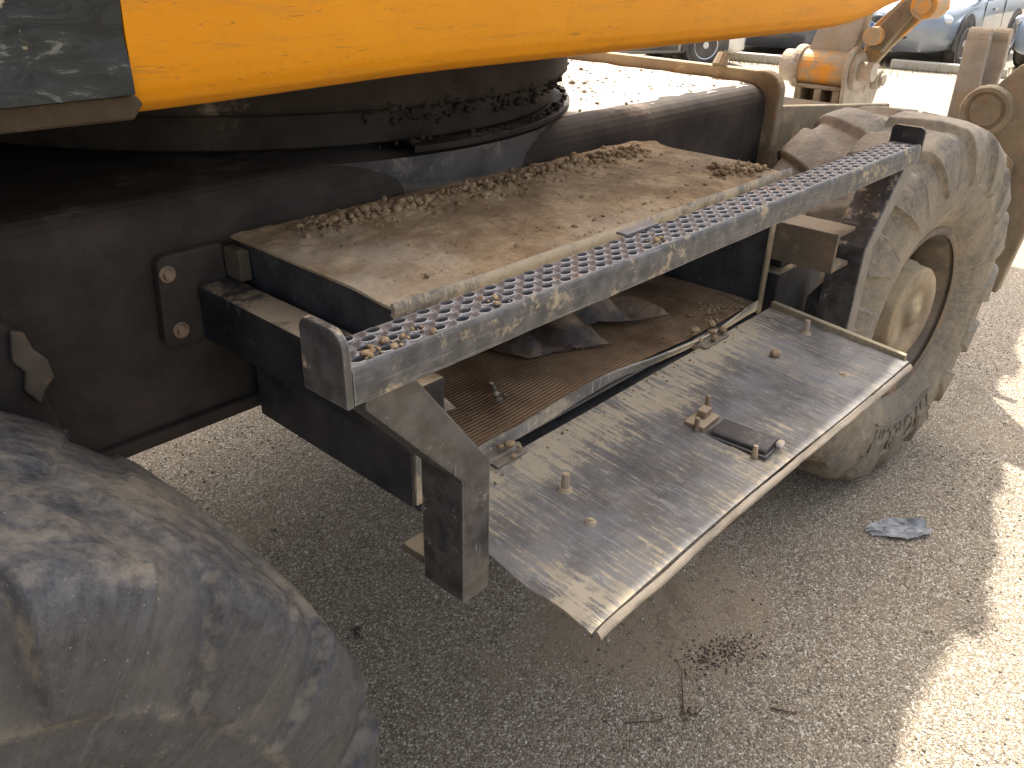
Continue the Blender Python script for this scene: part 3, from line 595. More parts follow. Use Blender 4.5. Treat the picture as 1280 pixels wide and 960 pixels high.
# ---- wheels
def tyre_mesh(name, Wd, R, rr_, N, lug, slant, worn, ridge=.40, nT=648, side_lug=None):
    side_lug = side_lug or lug
    hw = Wd/2
    ctl = [(-.36*Wd, rr_), (-.40*Wd, rr_+.012), (-.47*Wd, rr_+.06), (-.5*Wd, R*.66), (-.503*Wd, R*.75), (-.488*Wd, R*.84), (-.462*Wd, R*.915), (-.42*Wd, R*.963), (-.34*Wd, R*.985), (-.18*Wd, R*.996), (0, R)]
    P = smooth_curve([(a, r_) for a, r_ in ctl], 5); P = [(p.x, p.y) for p in P]; P = P+[(-a, r_) for a, r_ in P[-2::-1]]
    # arc length resample
    A = np.array(P); L = np.r_[0, np.cumsum(np.hypot(*np.diff(A, axis=0).T))]; nS = 104; s = np.linspace(0, L[-1], nS+1)
    a = np.interp(s, L, A[:, 0]); rr2 = np.interp(s, L, A[:, 1])
    da = np.gradient(a); dr = np.gradient(rr2); ln = np.hypot(da, dr); na = -dr/ln; nr = da/ln
    th = np.linspace(0, 2*np.pi, nT, endpoint=False)
    TH, SA = np.meshgrid(th, a, indexing='ij'); _, SR = np.meshgrid(th, rr2, indexing='ij')
    side = np.where(SA < 0, 0., 1.)
    t = np.abs(SA)/(.46*Wd)
    pitch = 2*np.pi/N
    on_side = SR < R*.955
    tl = np.where((np.abs(SA) > .30*Wd), 1+np.clip((R*.965-SR)/(R*.965-ridge), -.3, 1.6), t)   # 0 centre, 1 shoulder, 2 ridge
    tl = np.where(tl < 1, np.minimum(t, 1), tl)
    ph = (TH/pitch + side*.5 + slant*np.minimum(tl, 1.0) + .10*np.clip(tl-1, 0, 1.2)) % 1.0
    d = np.abs(ph-.5)
    hwid = np.where(tl < 1, .27+.06*tl, .33-.16*np.clip(tl-1, 0, 1))
    def ss(x, e0, e1): q = np.clip((x-e0)/(e1-e0), 0, 1); return q*q*(3-2*q)
    soft = .018+.035*worn*np.clip(1.6-tl, .15, 1)
    mask = 1-ss(d, hwid-soft, hwid+soft*.6)
    bl = np.clip((tl-.8)/.35, 0, 1); ht = np.where(tl < 1, lug*(1-.15*tl)*(1-bl)+side_lug*bl, (lug*.85*(1-bl)+side_lug*bl)*np.clip(1.02-.62*(tl-1), 0, 1))*np.where(tl > 1.98, 0, 1)
    H = mask*ht
    leg = np.where((tl > 1.02) & (tl < 1.97), 1., 0.)
    H += leg*.0030*np.exp(-((d-(hwid-.03))/.012)**2)                                   # thin ribs beside each lug leg
    H -= np.where((tl < 1), .0, 0)
    H += .0035*np.exp(-((SR-ridge)/.006)**2)*(np.abs(SA) > .3*Wd)                         # protector ridge
    H += .0025*np.exp(-((SR-(rr_+.035))/.005)**2)*(np.abs(SA) > .3*Wd)
    # lumps, cuts and mud
    nzv = np.zeros_like(H)
    for f, amp in ((3, .5), (7, .3), (15, .2)):
        p1, p2 = rng.uniform(0, 6.28, 2); nzv += amp*np.sin(TH*f+p1+3*np.sin(SA*f*3+p2))*np.cos(SA*f*9+p1*2+np.sin(TH*f*.7))
    H += nzv*.0010*np.clip(tl, .3, 1)
    Xp = SR*np.cos(TH)*18; Zp = SR*np.sin(TH)*18; Yp = SA*18
    fr = np.fromiter((mnoise.fractal((x, y, z), .7, 2.2, 4) for x, y, z in zip(Xp.ravel(), Yp.ravel(), Zp.ravel())), float, Xp.size).reshape(H.shape)
    H += fr*np.where(tl < 1.1, .0016, .0008)
    X = (SR+nr[None]*H)*np.cos(TH); Z = (SR+nr[None]*H)*np.sin(TH); Y = SA+na[None]*H
    co = np.stack([X, Y, Z], 2).reshape(-1, 3); w = nS+1
    i = np.arange(nT)[:, None]; j = np.arange(nS)[None]
    q0 = i*w+j; q1 = ((i+1) % nT)*w+j
    F = np.stack([q0, q0+1, q1+1, q1], 2).reshape(-1, 4)
    me = bpy.data.meshes.new(name); me.vertices.add(len(co)); me.vertices.foreach_set('co', co.reshape(-1))
    me.loops.add(F.size); me.loops.foreach_set('vertex_index', F.reshape(-1).astype(np.int32)); me.polygons.add(len(F))
    me.polygons.foreach_set('loop_start', np.arange(0, F.size, 4, dtype=np.int32)); me.update(calc_edges=True)
    eg = np.exp(-((d-hwid)/.016)**2)*np.where((tl > .85) & (tl < 1.95), 1., .25)+.8*np.exp(-((SR-ridge-.003)/.005)**2)*(np.abs(SA) > .3*Wd)
    gr = (1-mask)*np.where((tl > .5) & (tl < 1.97), 1., 0.)
    for nm, ar in (('lug_edge', eg), ('groove', gr)):
        at = me.attributes.new(nm, 'FLOAT', 'POINT'); at.data.foreach_set('value', ar.astype(np.float32).ravel())
    return me
def wheel(center, steer, tyre_me, rub, Wd, rr_, hub_out):
    Mx = Matrix.Translation(center) @ Matrix.Rotation(-steer, 4, 'Z')
    b = bmesh.new(); lathe(b, [(-.40*Wd, rr_-.012), (-.415*Wd, rr_+.004), (-.395*Wd, rr_+.016), (-.375*Wd, rr_+.004), (-.36*Wd, rr_-.016), (-.20*Wd, rr_-.026), (-.10*Wd, rr_-.06), (-.06*Wd, rr_-.04), (-.05*Wd, .10), (-.05*Wd, 0.001)], 72)
    lathe(b, [(.36*Wd, rr_), (0, rr_-.02), (-.2*Wd, rr_-.022)], 48)
    rim = link('wheel', b, 'rim', EX, Mx, smooth=True)
    link('tyre', tyre_me, rub, rim, Mx, smooth=True)
    b = bmesh.new(); lathe(b, [(-.04*Wd, .185), (-.10*Wd, .185), (-.11*Wd, .160), (hub_out+.05, .152), (hub_out+.045, .146), (hub_out+.006, .143), (hub_out, .137), (hub_out, .085), (hub_out+.005, .080), (hub_out+.005, .040), (hub_out-.006, .036), (hub_out-.006, .001)], 40); hub = link('hub', b, 'hub', rim, Mx, smooth=True, bevel=0)
    bmme = bpy.data.meshes.new('wheel_nut'); b = bmesh.new(); cyl(b, (0, 0, 0), (0, -.024, 0), .014, .012, 6); bmesh.ops.recalc_face_normals(b, faces=b.faces); b.to_mesh(bmme); b.free()
    for k in range(10):
        t = k/10*2*math.pi; link('wheel_nut', bmme, 'rim', rim, Mx @ Matrix.Translation((.205*math.cos(t), -.055*Wd-.004, .205*math.sin(t))))
    return rim, Mx
STEER = R_(6)
fw, FM = wheel((2.54, .822, .557), STEER, tyre_mesh('tyre_front', .43, .543, .255, 17, .023, .55, .7, .395, 972, .018), 'rub_front', .43, .255, -.172)
rw, RM = wheel((-.075, .838, .551), 0, tyre_mesh('tyre_rear', .45, .540, .262, 17, .009, .55, .05, .395, 1296, .028), 'rub_rear', .45, .262, -.19)
for cpos, src in (((2.54, 2.95, .557), fw), ((-.075, 2.94, .551), rw)):
    ty = [o_ for o_ in src.children if o_.name.startswith('tyre')][0]; Mf = Matrix.Translation(cpos) @ Matrix.Rotation(math.pi, 4, 'Z')
    w_ = link('wheel', src.data, 'rim', EX, Mf); link('tyre', ty.data, ty.data.materials[0], w_, Mf)
# raised panel and lettering low on the front tyre
pan = []
def arc_band(r0, r1, a0, a1, n, y, h):
    b = bmesh.new(); rows = []
    for i in range(n+1):
        t = a0+(a1-a0)*i/n; rows.append([b.verts.new((r_*math.cos(t), yy, r_*math.sin(t))) for r_, yy in ((r0, y+.004), (r0+.002, y-h), (r1-.002, y-h+.004), (r1, y+.008))])
    for A, B in zip(rows, rows[1:]):
        for k in range(3): b.faces.new((A[k], A[k+1], B[k+1], B[k]))
    return b
# wheel local frame: x forward, -y outward, angle measured from +x upward (z)
AC = R_(-88)
for r0, r1 in ((.446, .453), (.342, .348)):
    link('panel_border', arc_band(r0, r1, AC-R_(30), AC+R_(30), 30, -.2165, .003), 'rub_front', fw, FM, smooth=True)
b = arc_band(.345, .367, R_(56.5), R_(64.5), 10, -.2255, .0022); link('panel_border', b, 'rub_rear', rw, RM, smooth=True)
word = 'MICHELIN'
for i, ch in enumerate(word):
    cu = bpy.data.curves.new('letter', 'FONT'); cu.body = ch; cu.size = .112; cu.align_x = 'CENTER'; cu.extrude = .0025; cu.resolution_u = 3
    to = bpy.data.objects.new('letter', cu); COL.objects.link(to)
    dg = bpy.context.evaluated_depsgraph_get(); me = bpy.data.meshes.new_from_object(to.evaluated_get(dg)); bpy.data.objects.remove(to)
    t = AC+R_(24)-R_(48)*i/(len(word)-1)
    # letters read round the wheel with their tops outward
    ex = Vector((math.sin(t), 0, -math.cos(t))); ey = Vector((math.cos(t), 0, math.sin(t))); ez = ex.cross(ey)
    Lm = Matrix((ex, ey, ez)).transposed().to_4x4(); Lm.translation = ey*.358+Vector((0, -.2185, 0))
    for v in me.vertices: v.co.x *= .62
    link('letter', me, 'rub_front', fw, FM @ Lm)

# ---- axles, front end
b = bmesh.new(); cyl(b, (2.47, .98, .575), (2.47, 2.8, .575), .11, .11, 20); bx(b, 2.33, 2.64, 1.35, 2.3, .50, .80); link('front_axle', b, 'brown', EX, bevel=.01)
b = bmesh.new(); cyl(b, (-.135, .95, .575), (-.135, 2.8, .575), .12, .12, 20); bx(b, -.3, .05, 1.16, 2.3, .5, .81); prism(b, [(.0, .70), (.24, .72), (.33, .83), (.315, .95), (.30, 1.05), (.20, 1.12), (-.2, 1.12), (-.4, .8)], 'y', 1.128, 1.148); link('rear_axle', b, 'chassis', EX, bevel=.01)
b = bmesh.new(); prism(b, [(.288, 1.052), (.303, 1.045), (.308, 1.02), (.322, 1.0), (.325, .972), (.308, .955), (.30, .94), (.285, .965), (.292, .99), (.280, 1.01)], 'y', 1.118, 1.1275); link('mud_splash', b, 'dark_brown', EX, bevel=.003)
b = bmesh.new(); prism(b, [(2.402, .80), (2.402, 1.108), (3.35, 1.02), (3.35, .80)], 'y', 1.135, 1.16); bx(b, 2.402, 3.3, 1.161, 2.5, .80, .93); link('front_frame', b, 'brown', EX, bevel=.004)
b = bmesh.new()
for k in range(4): cyl(b, (1.70+.03*k, 1.0+.05*k, .86+.02*k), (2.1+.03*k, 1.08+.04*k, .78+.03*k), .016, n=10)
bx(b, 1.665, 1.90, .715, 1.10, .69, .885); bx(b, 1.70, 1.87, .73, .90, .887, .908); prism(b, [(.70, .70), (.70, .80), (.66, .86), (.64, .84), (.64, .72)], 'x', 1.80, 1.86); link('hose_block', b, 'black', EX, bevel=.004)

# ---- dozer gear beyond the front wheel
b = bmesh.new(); prism(b, [(1.0, .90), (1.004, 1.235), (.995, 1.255), (.935, 1.262), (.922, 1.25), (.918, 1.10), (.87, .93)], 'x', 3.61, 3.65); DB = link('dozer_lug', b, 'grey_steel', EX, bevel=.006)
b = bmesh.new(); prism(b, [(.934, 1.10), (.929, 1.255), (.920, 1.272), (.882, 1.270), (.870, 1.255), (.866, 1.15), (.885, .93), (.93, .90)], 'x', 3.665, 3.70); link('dozer_lug', b, 'grey_steel', EX, bevel=.006)
for y0, y1, x in ((.924, 1.0, 3.63), (.871, .928, 3.682)):
    b = bmesh.new(); cyl(b, (x, y0, 1.258), (x, y1, 1.258), .026, n=16); link('lug_roll', b, 'grey_steel', EX, smooth=False, bevel=.003)
b = bmesh.new(); prism(b, [(.58, 1.30), (.775, 1.178), (.925, .985), (.935, .94), (.82, .865), (.762, .80), (.668, .37), (.63, .36), (.57, .85)], 'x', 3.50, 3.56); ARM = link('dozer_arm', b, 'brown', EX, bevel=.008)
b = bmesh.new(); lathe(b, [(3.47, .001), (3.468, .052), (3.475, .056), (3.475, .066), (3.466, .068), (3.466, .082), (3.475, .088), (3.50, .09)], 32, 'x', (0, .838, 1.018)); link('pivot_boss', b, 'brown', ARM)
b = bmesh.new(); prism(b, [(.745, .80), (.80, .90), (.78, .92), (.70, .85), (.655, .37), (.66, .36)], 'x', 3.48, 3.499); link('edge_strip', b, 'hub', ARM)
b = bmesh.new(); prism(b, [(3.78, .35), (3.74, .55), (3.76, .75), (3.84, .92), (3.87, .91), (3.79, .74), (3.77, .55), (3.81, .35)], 'y', .72, 3.1); link('dozer_blade', b, 'grey_steel', EX)

# ---- quick coupler and link of the dipper
b = bmesh.new(); cyl(b, (4.1, 1.60, 1.035), (4.1, 1.83, 1.03), .082, n=28); CP = link('coupler_barrel', b, 'orange_worn', EX, smooth=False, bevel=.004)
b = bmesh.new(); lathe(b, [(1.825, .001), (1.825, .095), (1.845, .100), (1.862, .098), (1.866, .075), (1.925, .072), (1.93, .06), (1.93, .001)], 28, 'y', (4.1, 0, 1.03)); link('barrel_cap', b, 'coupler', CP, bevel=.002)
b = bmesh.new(); prism(b, [(4.02, .90), (3.995, 1.05), (4.02, 1.12), (4.09, 1.145), (4.17, 1.115), (4.25, 1.05), (4.36, 1.06), (4.42, 1.02), (4.43, .93), (4.38, .82), (4.1, .80)], 'y', 1.575, 1.597); SP = link('coupler_side_plate', b, 'coupler', CP, bevel=.005)
b = bmesh.new(); cyl(b, (4.1, 1.574, 1.035), (4.1, 1.555, 1.035), .088, .08, 24); cyl(b, (4.1, 1.556, 1.035), (4.1, 1.49, 1.037), .042, n=18); link('coupler_pin', b, 'coupler', CP, bevel=.003)
b = bmesh.new(); cyl(b, (4.35, 1.574, .98), (4.35, 1.545, .98), .048, .044, 20); cyl(b, (4.35, 1.546, .98), (4.35, 1.525, .98), .028, n=16); link('coupler_pin', b, 'coupler', CP, bevel=.003)
b = bmesh.new()
for y0, y1 in ((1.60, 1.635), (1.69, 1.725), (1.79, 1.822)): bx(b, 4.02, 4.2, y0, y1, .84, .945)
bx(b, 4.02, 4.2, 1.60, 1.822, .80, .839); bx(b, 4.02, 4.2, 1.60, 1.822, .9455, .962); bx(b, 4.13, 4.19, 1.601, 1.82, .8395, .945); link('coupler_base', b, 'brown', CP, bevel=.004)
b = bmesh.new(); prism(b, [(1.61, 1.075), (1.83, 1.06), (1.79, 1.20), (1.73, 1.32), (1.56, 1.34), (1.585, 1.20)], 'x', 4.085, 4.16); link('dipper_end', b, 'grey_steel', EX, bevel=.006)
b = bmesh.new(); prism(b, [(1.60, 1.05), (1.575, 1.22), (1.43, 1.38), (1.33, 1.50), (1.27, 1.45), (1.36, 1.27), (1.47, 1.14), (1.535, 1.04)], 'x', 4.17, 4.21); LK = link('bucket_link', b, 'orange_worn', EX, bevel=.008)
b = bmesh.new(); prism(b, [(1.545, 1.14), (1.51, 1.24), (1.38, 1.40), (1.33, 1.37), (1.44, 1.20), (1.49, 1.12)], 'x', 4.11, 4.168); link('link_rib', b, 'brown', LK, bevel=.004)
b = bmesh.new(); cyl(b, (4.08, 1.335, 1.325), (4.24, 1.335, 1.325), .056, n=20); cyl(b, (4.06, 1.335, 1.325), (4.26, 1.335, 1.325), .034, n=16); cyl(b, (4.05, 1.52, 1.19), (4.25, 1.52, 1.19), .04, n=16); link('link_pin', b, 'orange_worn', LK, bevel=.004)
b = bmesh.new(); prism(b, [(1.32, 1.30), (1.46, 1.24), (1.75, 2.4), (1.5, 2.5)], 'x', 4.22, 4.40); link('dipper_arm', b, 'orange', EX, bevel=.01)

# ------------------------------------------------------------------ dirt and loose things
N1 = 7500
u = rng.random(N1); x = .68+u*.90; y = 1.046-.008*np.sin(x*7)+rng.normal(0, .023, N1); s_ = .0012+.0088*rng.random(N1)**6.5
dens = np.array([.5+.9*mnoise.noise(Vector((q*7, 0, 3))) for q in x]); k = rng.random(N1) < np.clip(dens+.25*(x > .9), .1, 1)
P1 = np.stack([x, y, 1.107+.016*np.exp(-((y-1.046)/.022)**2)*rng.random(N1)+s_*.3], 1)[k]; S1 = s_[k]
N2 = 1500; x2 = .64+.99*rng.random(N2); y2 = .79+.27*rng.random(N2); s2 = .0009+.0045*rng.random(N2)**4; P2 = np.stack([x2, y2, 1.1065+s2*.2], 1)
N3 = 130; x3 = 1.58+.035*rng.normal(size=N3); y3 = .808-.35*(x3-1.58)+.018*rng.normal(size=N3); s3 = .003+.0065*rng.random(N3)**2; P3 = np.stack([x3, y3, 1.103+.014*rng.random(N3)], 1)
k3 = (x3 < 1.655) & (y3 > .752); P3, s3 = P3[k3], s3[k3]
N4 = 220; x4 = .64+1.0*rng.random(N4); y4 = .752+.02*rng.random(N4); s4 = .0012+.003*rng.random(N4)**2; P4 = np.stack([x4, y4, 1.1005+s4*.3], 1)
o = rocks('dirt_crumbs', np.concatenate([P1, P2, P3, P4]), np.concatenate([S1, s2, s3, s4]), 'clod', 1, .42, .85)
tag(o, 'ridge of dry crumbled brown soil lying along the back of the tool box lid', 'soil', kind='stuff')
def loose(name, pts, sizes, mat, label, cat, **kw): o = rocks(name, np.array(pts), np.array(sizes), mat, **kw); return tag(o, label, cat)
zd = lambda x, y: dz(y, x)+.003
loose('dirt_clod', [(1.442, .598, zd(1.44, .598)+.007)], [.0125], 'clod', 'single brown soil lump on the open door between the stud and the latch', 'dirt clod', sub=2, rough=.22)
P = [(1.372, .742, .835), (1.40, .718, .831), (1.43, .712, .828), (1.385, .704, .826), (1.425, .735, .836), (1.352, .715, .828)]
loose('dirt_clod', P, [.011, .008, .010, .009, .009, .006], 'clod', 'cluster of small brown soil lumps on the far hinge of the open door', 'dirt clod', sub=2, rough=.22)
P = [(.800, .717, .833), (.785, .722, .832), (.812, .707, .826), (.79, .70, .8235)]
loose('dirt_clod', P, [.009, .006, .005, .005], 'clod', 'few small brown soil lumps on the near hinge beside the step leg', 'dirt clod', sub=2, rough=.22)
P = [(.905, .845, .830), (.92, .865, .829), (.895, .83, .829), (.915, .835, .828), (.93, .88, .828)]
loose('mud_crumb', P, [.007, .006, .006, .004, .004], 'gravel', 'pale crumbs of dry mud on the dark brown tool box floor', 'mud crumb', sub=2, rough=.25)
N5 = 260; x5 = X0+.03+.97*rng.random(N5); y5 = YF+.02+.33*rng.random(N5); x5[:110] = 1.45+.17*rng.random(110); y5[:110] = .745+.08*rng.random(110); x5[110:160] = .635+.04*rng.random(50)
s5 = .001+.004*rng.random(N5)**3; o = rocks('box_crumbs', np.stack([x5, y5, ZB+.026+s5*.4], 1), s5, 'clod', 1, .3, .8); tag(o, 'fine brown crumbs strewn over the ribbed tool box floor', 'soil', kind='stuff')
N6 = 90; x6 = .63+1.0*rng.random(N6); y6 = .68+.03*rng.random(N6); s6 = .0008+.0025*rng.random(N6)**2; 
o = rocks('door_crumbs', np.stack([x6, y6, .8115-(DH-y6)/(DH-DO)*.03+.003+s6*.3], 1), s6, 'clod', 1, .3, .8); tag(o, 'fine soil crumbs along the hinged edge of the open door', 'soil', kind='stuff')
N7 = 46; x7 = np.r_[.43+.10*rng.random(30), .62+.02*rng.random(6), .93+.03*rng.random(10)]; y7 = .575+.02*rng.random(N7); s7 = .0015+.004*rng.random(N7)**2
o = rocks('step_crumbs', np.stack([x7, y7, ZS+.002+s7*.3], 1), s7, 'clod', 1, .3, .8); tag(o, 'dry tan mud crumbs clinging to the near end of the perforated step', 'soil', kind='stuff')
NC = 2200; xc = 1.42+.92*rng.random(NC); yc = 1.215+1.1*rng.random(NC); sc2 = .0012+.004*rng.random(NC)**3
heap = 700; xc[:heap] = 1.72+.20*rng.normal(size=heap); yc[:heap] = 1.62+.13*rng.normal(size=heap); sc2[:heap] *= 1.7
kc = (xc < 2.35) & (yc < 2.5) & (yc > 1.2) & (((xc-1.14)**2+(yc-1.89)**2) > .79**2)
o = rocks('chassis_dirt', np.stack([xc, yc, 1.170+sc2*.4], 1)[kc], sc2[kc], 'gravel', 1, .4, .7); tag(o, 'pale dry grit and dirt lying on the sunlit chassis top behind the tool box', 'soil', kind='stuff')
def dustsheet(u, v):
    x = 1.30+u*1.055; y = 1.192+v*1.2
    return (x, y, 1.1655+.006*sstep(v, 0, .05)+.003*nz((x, y, 0), 9, 4))
o = link('chassis_dust', grid_mesh('chassis_dust', dustsheet, 70, 70), 'dust_pale', None, smooth=True); tag(o, 'pale dust layer covering the sunlit chassis top beside the slewing ring', 'dust', kind='stuff')
b = bmesh.new()
for k in range(260):
    p = Vector((1.72+random.gauss(0, .18), 1.62+random.gauss(0, .12), 1.175+random.random()*.012)); a = random.uniform(0, 6.28); l = random.uniform(.015, .05); d = Vector((math.cos(a), math.sin(a), random.uniform(-.1, .35)))*l; w = Vector((-math.sin(a), math.cos(a), 0))*.0012
    if (p.x-1.14)**2+(p.y-1.89)**2 < .80**2: continue
    b.faces.new([b.verts.new(q) for q in (p-w, p+w, p+d+w, p+d-w)])
tag(link('dry_stalks', b, 'straw'), 'tangle of dry pale stalks on the chassis top beside the slewing ring', 'dry grass', kind='stuff')
NG2 = 700; tg = R_(-108)+R_(80)*rng.random(NG2); zg = rng.choice([1.247, 1.256, 1.245, 1.325, 1.19, 1.225, 1.335], NG2)+rng.normal(0, .004, NG2); rg = np.where(zg < 1.2, .755, np.where(zg < 1.25, .735, .757)); sg = .002+.0075*rng.random(NG2)**3
o = rocks('grease_lump', np.stack([1.14+rg*np.cos(tg), 1.89+rg*np.sin(tg), zg], 1), sg, 'ring', 1, .4, .9); o.parent = EX; o.matrix_parent_inverse = WM[EX.name].inverted(); o['kind'] = 'stuff'
def prints(u, v):
    x = 1.20+u*.62; y = .42+v*.66
    p = (x*.62+y*.78); q = (-x*.78+y*.62)
    e = sstep(u, 0, .2)*sstep(u, 1, .7)*sstep(v, 0, .25)*sstep(v, 1, .75)
    bar = abs(((q+.06*abs(math.sin(p*4)))*11) % 1-.5)
    z = -.005+.0085*e*(.55+.5*nz((x, y, 0), 4.5, 4))+.0016*e*sstep(bar, .10, .22)-.002
    z += .0022*nz((x, y, 3), 60, 3)*e
    return (x, y, z)
o = link('mud_prints', grid_mesh('mud_prints', prints, 150, 150), 'mud_ground', None, smooth=True); tag(o, 'thin trampled patch of dried mud with tread prints on the asphalt below the door', 'mud', kind='stuff')
# rag: two folded flaps, each a bent sheet through a few control points
def sheet(rows, z0, ph):
    rows = [[Vector(p) for p in r] for r in rows]
    def cr(P, t):
        n = len(P)-1; k = min(int(t*n), n-1); f = t*n-k
        p0, p1, p2, p3 = P[max(k-1, 0)], P[k], P[k+1], P[min(k+2, n)]
        return .5*((2*p1)+(-p0+p2)*f+(2*p0-5*p1+4*p2-p3)*f*f+(-p0+3*p1-3*p2+p3)*f**3)
    def f(u, v):
        p = cr([cr(r, u) for r in rows], v)
        return (p.x, p.y, z0+max(.001, p.z*1.5)+.0035*abs(nz((p.x, p.y*1.5, ph), 26, 3))+.002*nz((p.x, p.y, ph), 60, 2))
    return f
RAG = link('rag', grid_mesh('rag', sheet([[(1.02, 1.00, .0), (1.07, .985, .025), (1.12, .965, .012), (1.17, .95, .042), (1.23, .935, .02)], [(1.03, .945, .004), (1.08, .93, .018), (1.12, .915, .006), (1.16, .90, .034), (1.215, .88, .012)], [(1.045, .91, .002), (1.09, .900, .006), (1.125, .888, .002), (1.165, .862, .014), (1.205, .845, .006)], [(1.055, .897, .0), (1.10, .887, .001), (1.13, .872, .001), (1.17, .848, .004), (1.208, .825, .004)]], .824, 1), 56, 44), 'cloth', None, smooth=True, solid=.0025)
tag(RAG, 'crumpled black and brown cloth lying on the ribbed floor of the open tool box', 'rag')
link('flap', grid_mesh('rag_flap', sheet([[(1.14, 1.02, .01), (1.20, 1.03, .05), (1.27, 1.02, .062), (1.32, 1.0, .03), (1.39, .96, .014)], [(1.16, .965, .02), (1.21, .965, .045), (1.27, .95, .058), (1.315, .93, .018), (1.39, .90, .016)], [(1.19, .925, .012), (1.235, .915, .028), (1.28, .895, .034), (1.325, .88, .006), (1.392, .855, .014)], [(1.205, .90, .006), (1.25, .885, .010), (1.29, .867, .006), (1.335, .848, .003), (1.395, .817, .006)]], .829, 5), 56, 44), 'cloth', RAG, smooth=True, solid=.0025)
# plastic scrap
def scr(u, v):
    x = 2.175+.135*u+.02*(v-.5); y = .525-.125*u+(v-.5)*.085*(1-.6*abs(2*u-1)**2)
    return (x+.012*nz((u*2, v*2, 0), 1.6), y+.012*nz((u*2, v*2, 5), 1.6), .004+.009*abs(nz((u*3, v*3, 8), 1.0))+.018*(v-.4)**2*4*u)
o = link('plastic_scrap', grid_mesh('plastic_scrap', scr, 26, 16), 'plastic', None, smooth=True, solid=.0015); tag(o, 'small crumpled grey plastic scrap on the shaded asphalt in front of the far tyre', 'litter')
def twig(pts, r, label):
    b = bmesh.new(); tube(b, pts, r, 6); o = link('twig', b, 'twig', None, smooth=True); tag(o, label, 'twig')
twig([(1.36, .665, .004), (1.33, .63, .008), (1.285, .60, .006), (1.245, .572, .004)], [.0008, .0013, .0016, .002], 'thin curved brown twig on the gravel in front of the open door')
twig([(1.382, .43, .004), (1.395, .405, .005), (1.41, .382, .004)], .0022, 'short straight brown twig near the edge of the shadow on the gravel')
twig([(1.12, .645, .004), (1.17, .60, .005), (1.20, .585, .004)], .0014, 'faint thin twig in the gravel closest to the camera')
n = 420; a = rng.normal(0, 1, (n, 2)); px2 = 1.455+a[:, 0]*.05+a[:, 1]*.012; py2 = .595-a[:, 0]*.022+a[:, 1]*.022; s8 = .0012+.0022*rng.random(n)
tag(rocks('dark_debris', np.stack([px2, py2, s8*.3], 1), s8, 'dark', 1, .35, .6), 'oval patch of dark brown rotted plant crumbs on the asphalt below the door', 'debris', kind='stuff')
n = 26; a = rng.normal(0, .011, (n, 2)); s8 = .002+.003*rng.random(n); tag(rocks('black_debris', np.stack([.885+a[:, 0], 1.285+a[:, 1], s8*.3], 1), s8, 'dark', 1, .35, .6), 'tiny clump of black debris on the asphalt beside the near tyre', 'debris', kind='stuff')
n = 10; tag(rocks('leaf_crumb', np.stack([1.245+.014*rng.normal(size=n), .555+.012*rng.normal(size=n), np.full(n, .004)], 1), .003+.003*rng.random(n), 'twig', 1, .35, .6), 'brown leaf crumbs at the end of the curved twig', 'debris', kind='stuff')

# ------------------------------------------------------------------ parked cars
def paint(name, col, dusty=.15):
    M = NT(name); c = M.mix(M.step(M.noise(1.5, 6), .4, .75, 0, dusty), col, (.40, .36, .30)); M.p(Base_Color=c, Roughness=.3, Metallic=.25, Coat_Weight=.7, Coat_Roughness=.08); return M.m
def car_body(L, Wd, H, hood, suv):
    """returns paint faces and glass faces; forward +x, origin on the ground under the middle"""
    hw = Wd/2; f = L/2
    zb = .24 if suv else .18
    # station: x, half width, z belt, z top, half width at the top, cabin flag
    S = [(-f, hw*.80, .72, .90, hw*.66, 0), (-f+.08, hw*.93, .85, 1.05, hw*.74, 0), (-f+.30, hw*.985, .97, H*.88, hw*.70, 1), (-f+.75, hw, 1.0, H*.97, hw*.72, 1), (-f+1.4, hw, 1.0, H, hw*.73, 1), (-f+2.1, hw, .99, H*.995, hw*.73, 1), (.30*L/4.4, hw, .97, H*.95, hw*.72, 1),
         (.95*L/4.4, hw, .95, hood+.10, hw*.80, 2), (1.05*L/4.4, hw*.997, .93, hood+.035, hw*.86, 0), (f-.75, hw*.99, .88, hood, hw*.83, 0), (f-.35, hw*.965, .80, hood-.055, hw*.76, 0), (f-.15, hw*.90, .73, hood-.13, hw*.70, 0), (f-.04, hw*.78, .66, hood-.22, hw*.62, 0), (f, hw*.62, .58, hood-.32, hw*.52, 0)]
    V = []
    for x, w, zbelt, zt, wt, c in S:
        row = [(0, zb), (w*.80, zb), (w*.95, zb+.05), (w, zb+.22), (w*1.0, (zb+zbelt)/2+.06), (w*.985, zbelt-.05), (w*.955, zbelt), ((w*.93*.35+wt*.65), zbelt+(zt-zbelt)*.72), (wt, zt-.02*(zt-zbelt)), (wt*.5, zt+.012), (0, zt+.018)]
        V.append([(x, y, z) for y, z in row])
    body = bmesh.new(); glass = bmesh.new()
    n = len(V[0])
    for sgn in (1, -1):
        for i in range(len(V)-1):
            for k in range(n-1):
                cab = S[i][5] >= 1 and S[i+1][5] >= 1
                isg = (S[i][5] == 1 and S[i+1][5] == 1 and k in (6, 7)) or (S[i][5] == 1 and S[i+1][5] == 2 and k >= 6) or (i == 1 and k >= 8)
                b = glass if isg else body
                q = [V[i][k], V[i+1][k], V[i+1][k+1], V[i][k+1]]
                vs = [b.verts.new((p[0], p[1]*sgn, p[2])) for p in q]; b.faces.new(vs if sgn > 0 else vs[::-1])
    for e in (0, -1):
        for sgn in (1, -1):
            vs = [body.verts.new((p[0], p[1]*sgn, p[2])) for p in V[e]]
            body.faces.new(vs)
    for b in (body, glass): bmesh.ops.remove_doubles(b, verts=b.verts, dist=1e-4)
    return body, glass, S
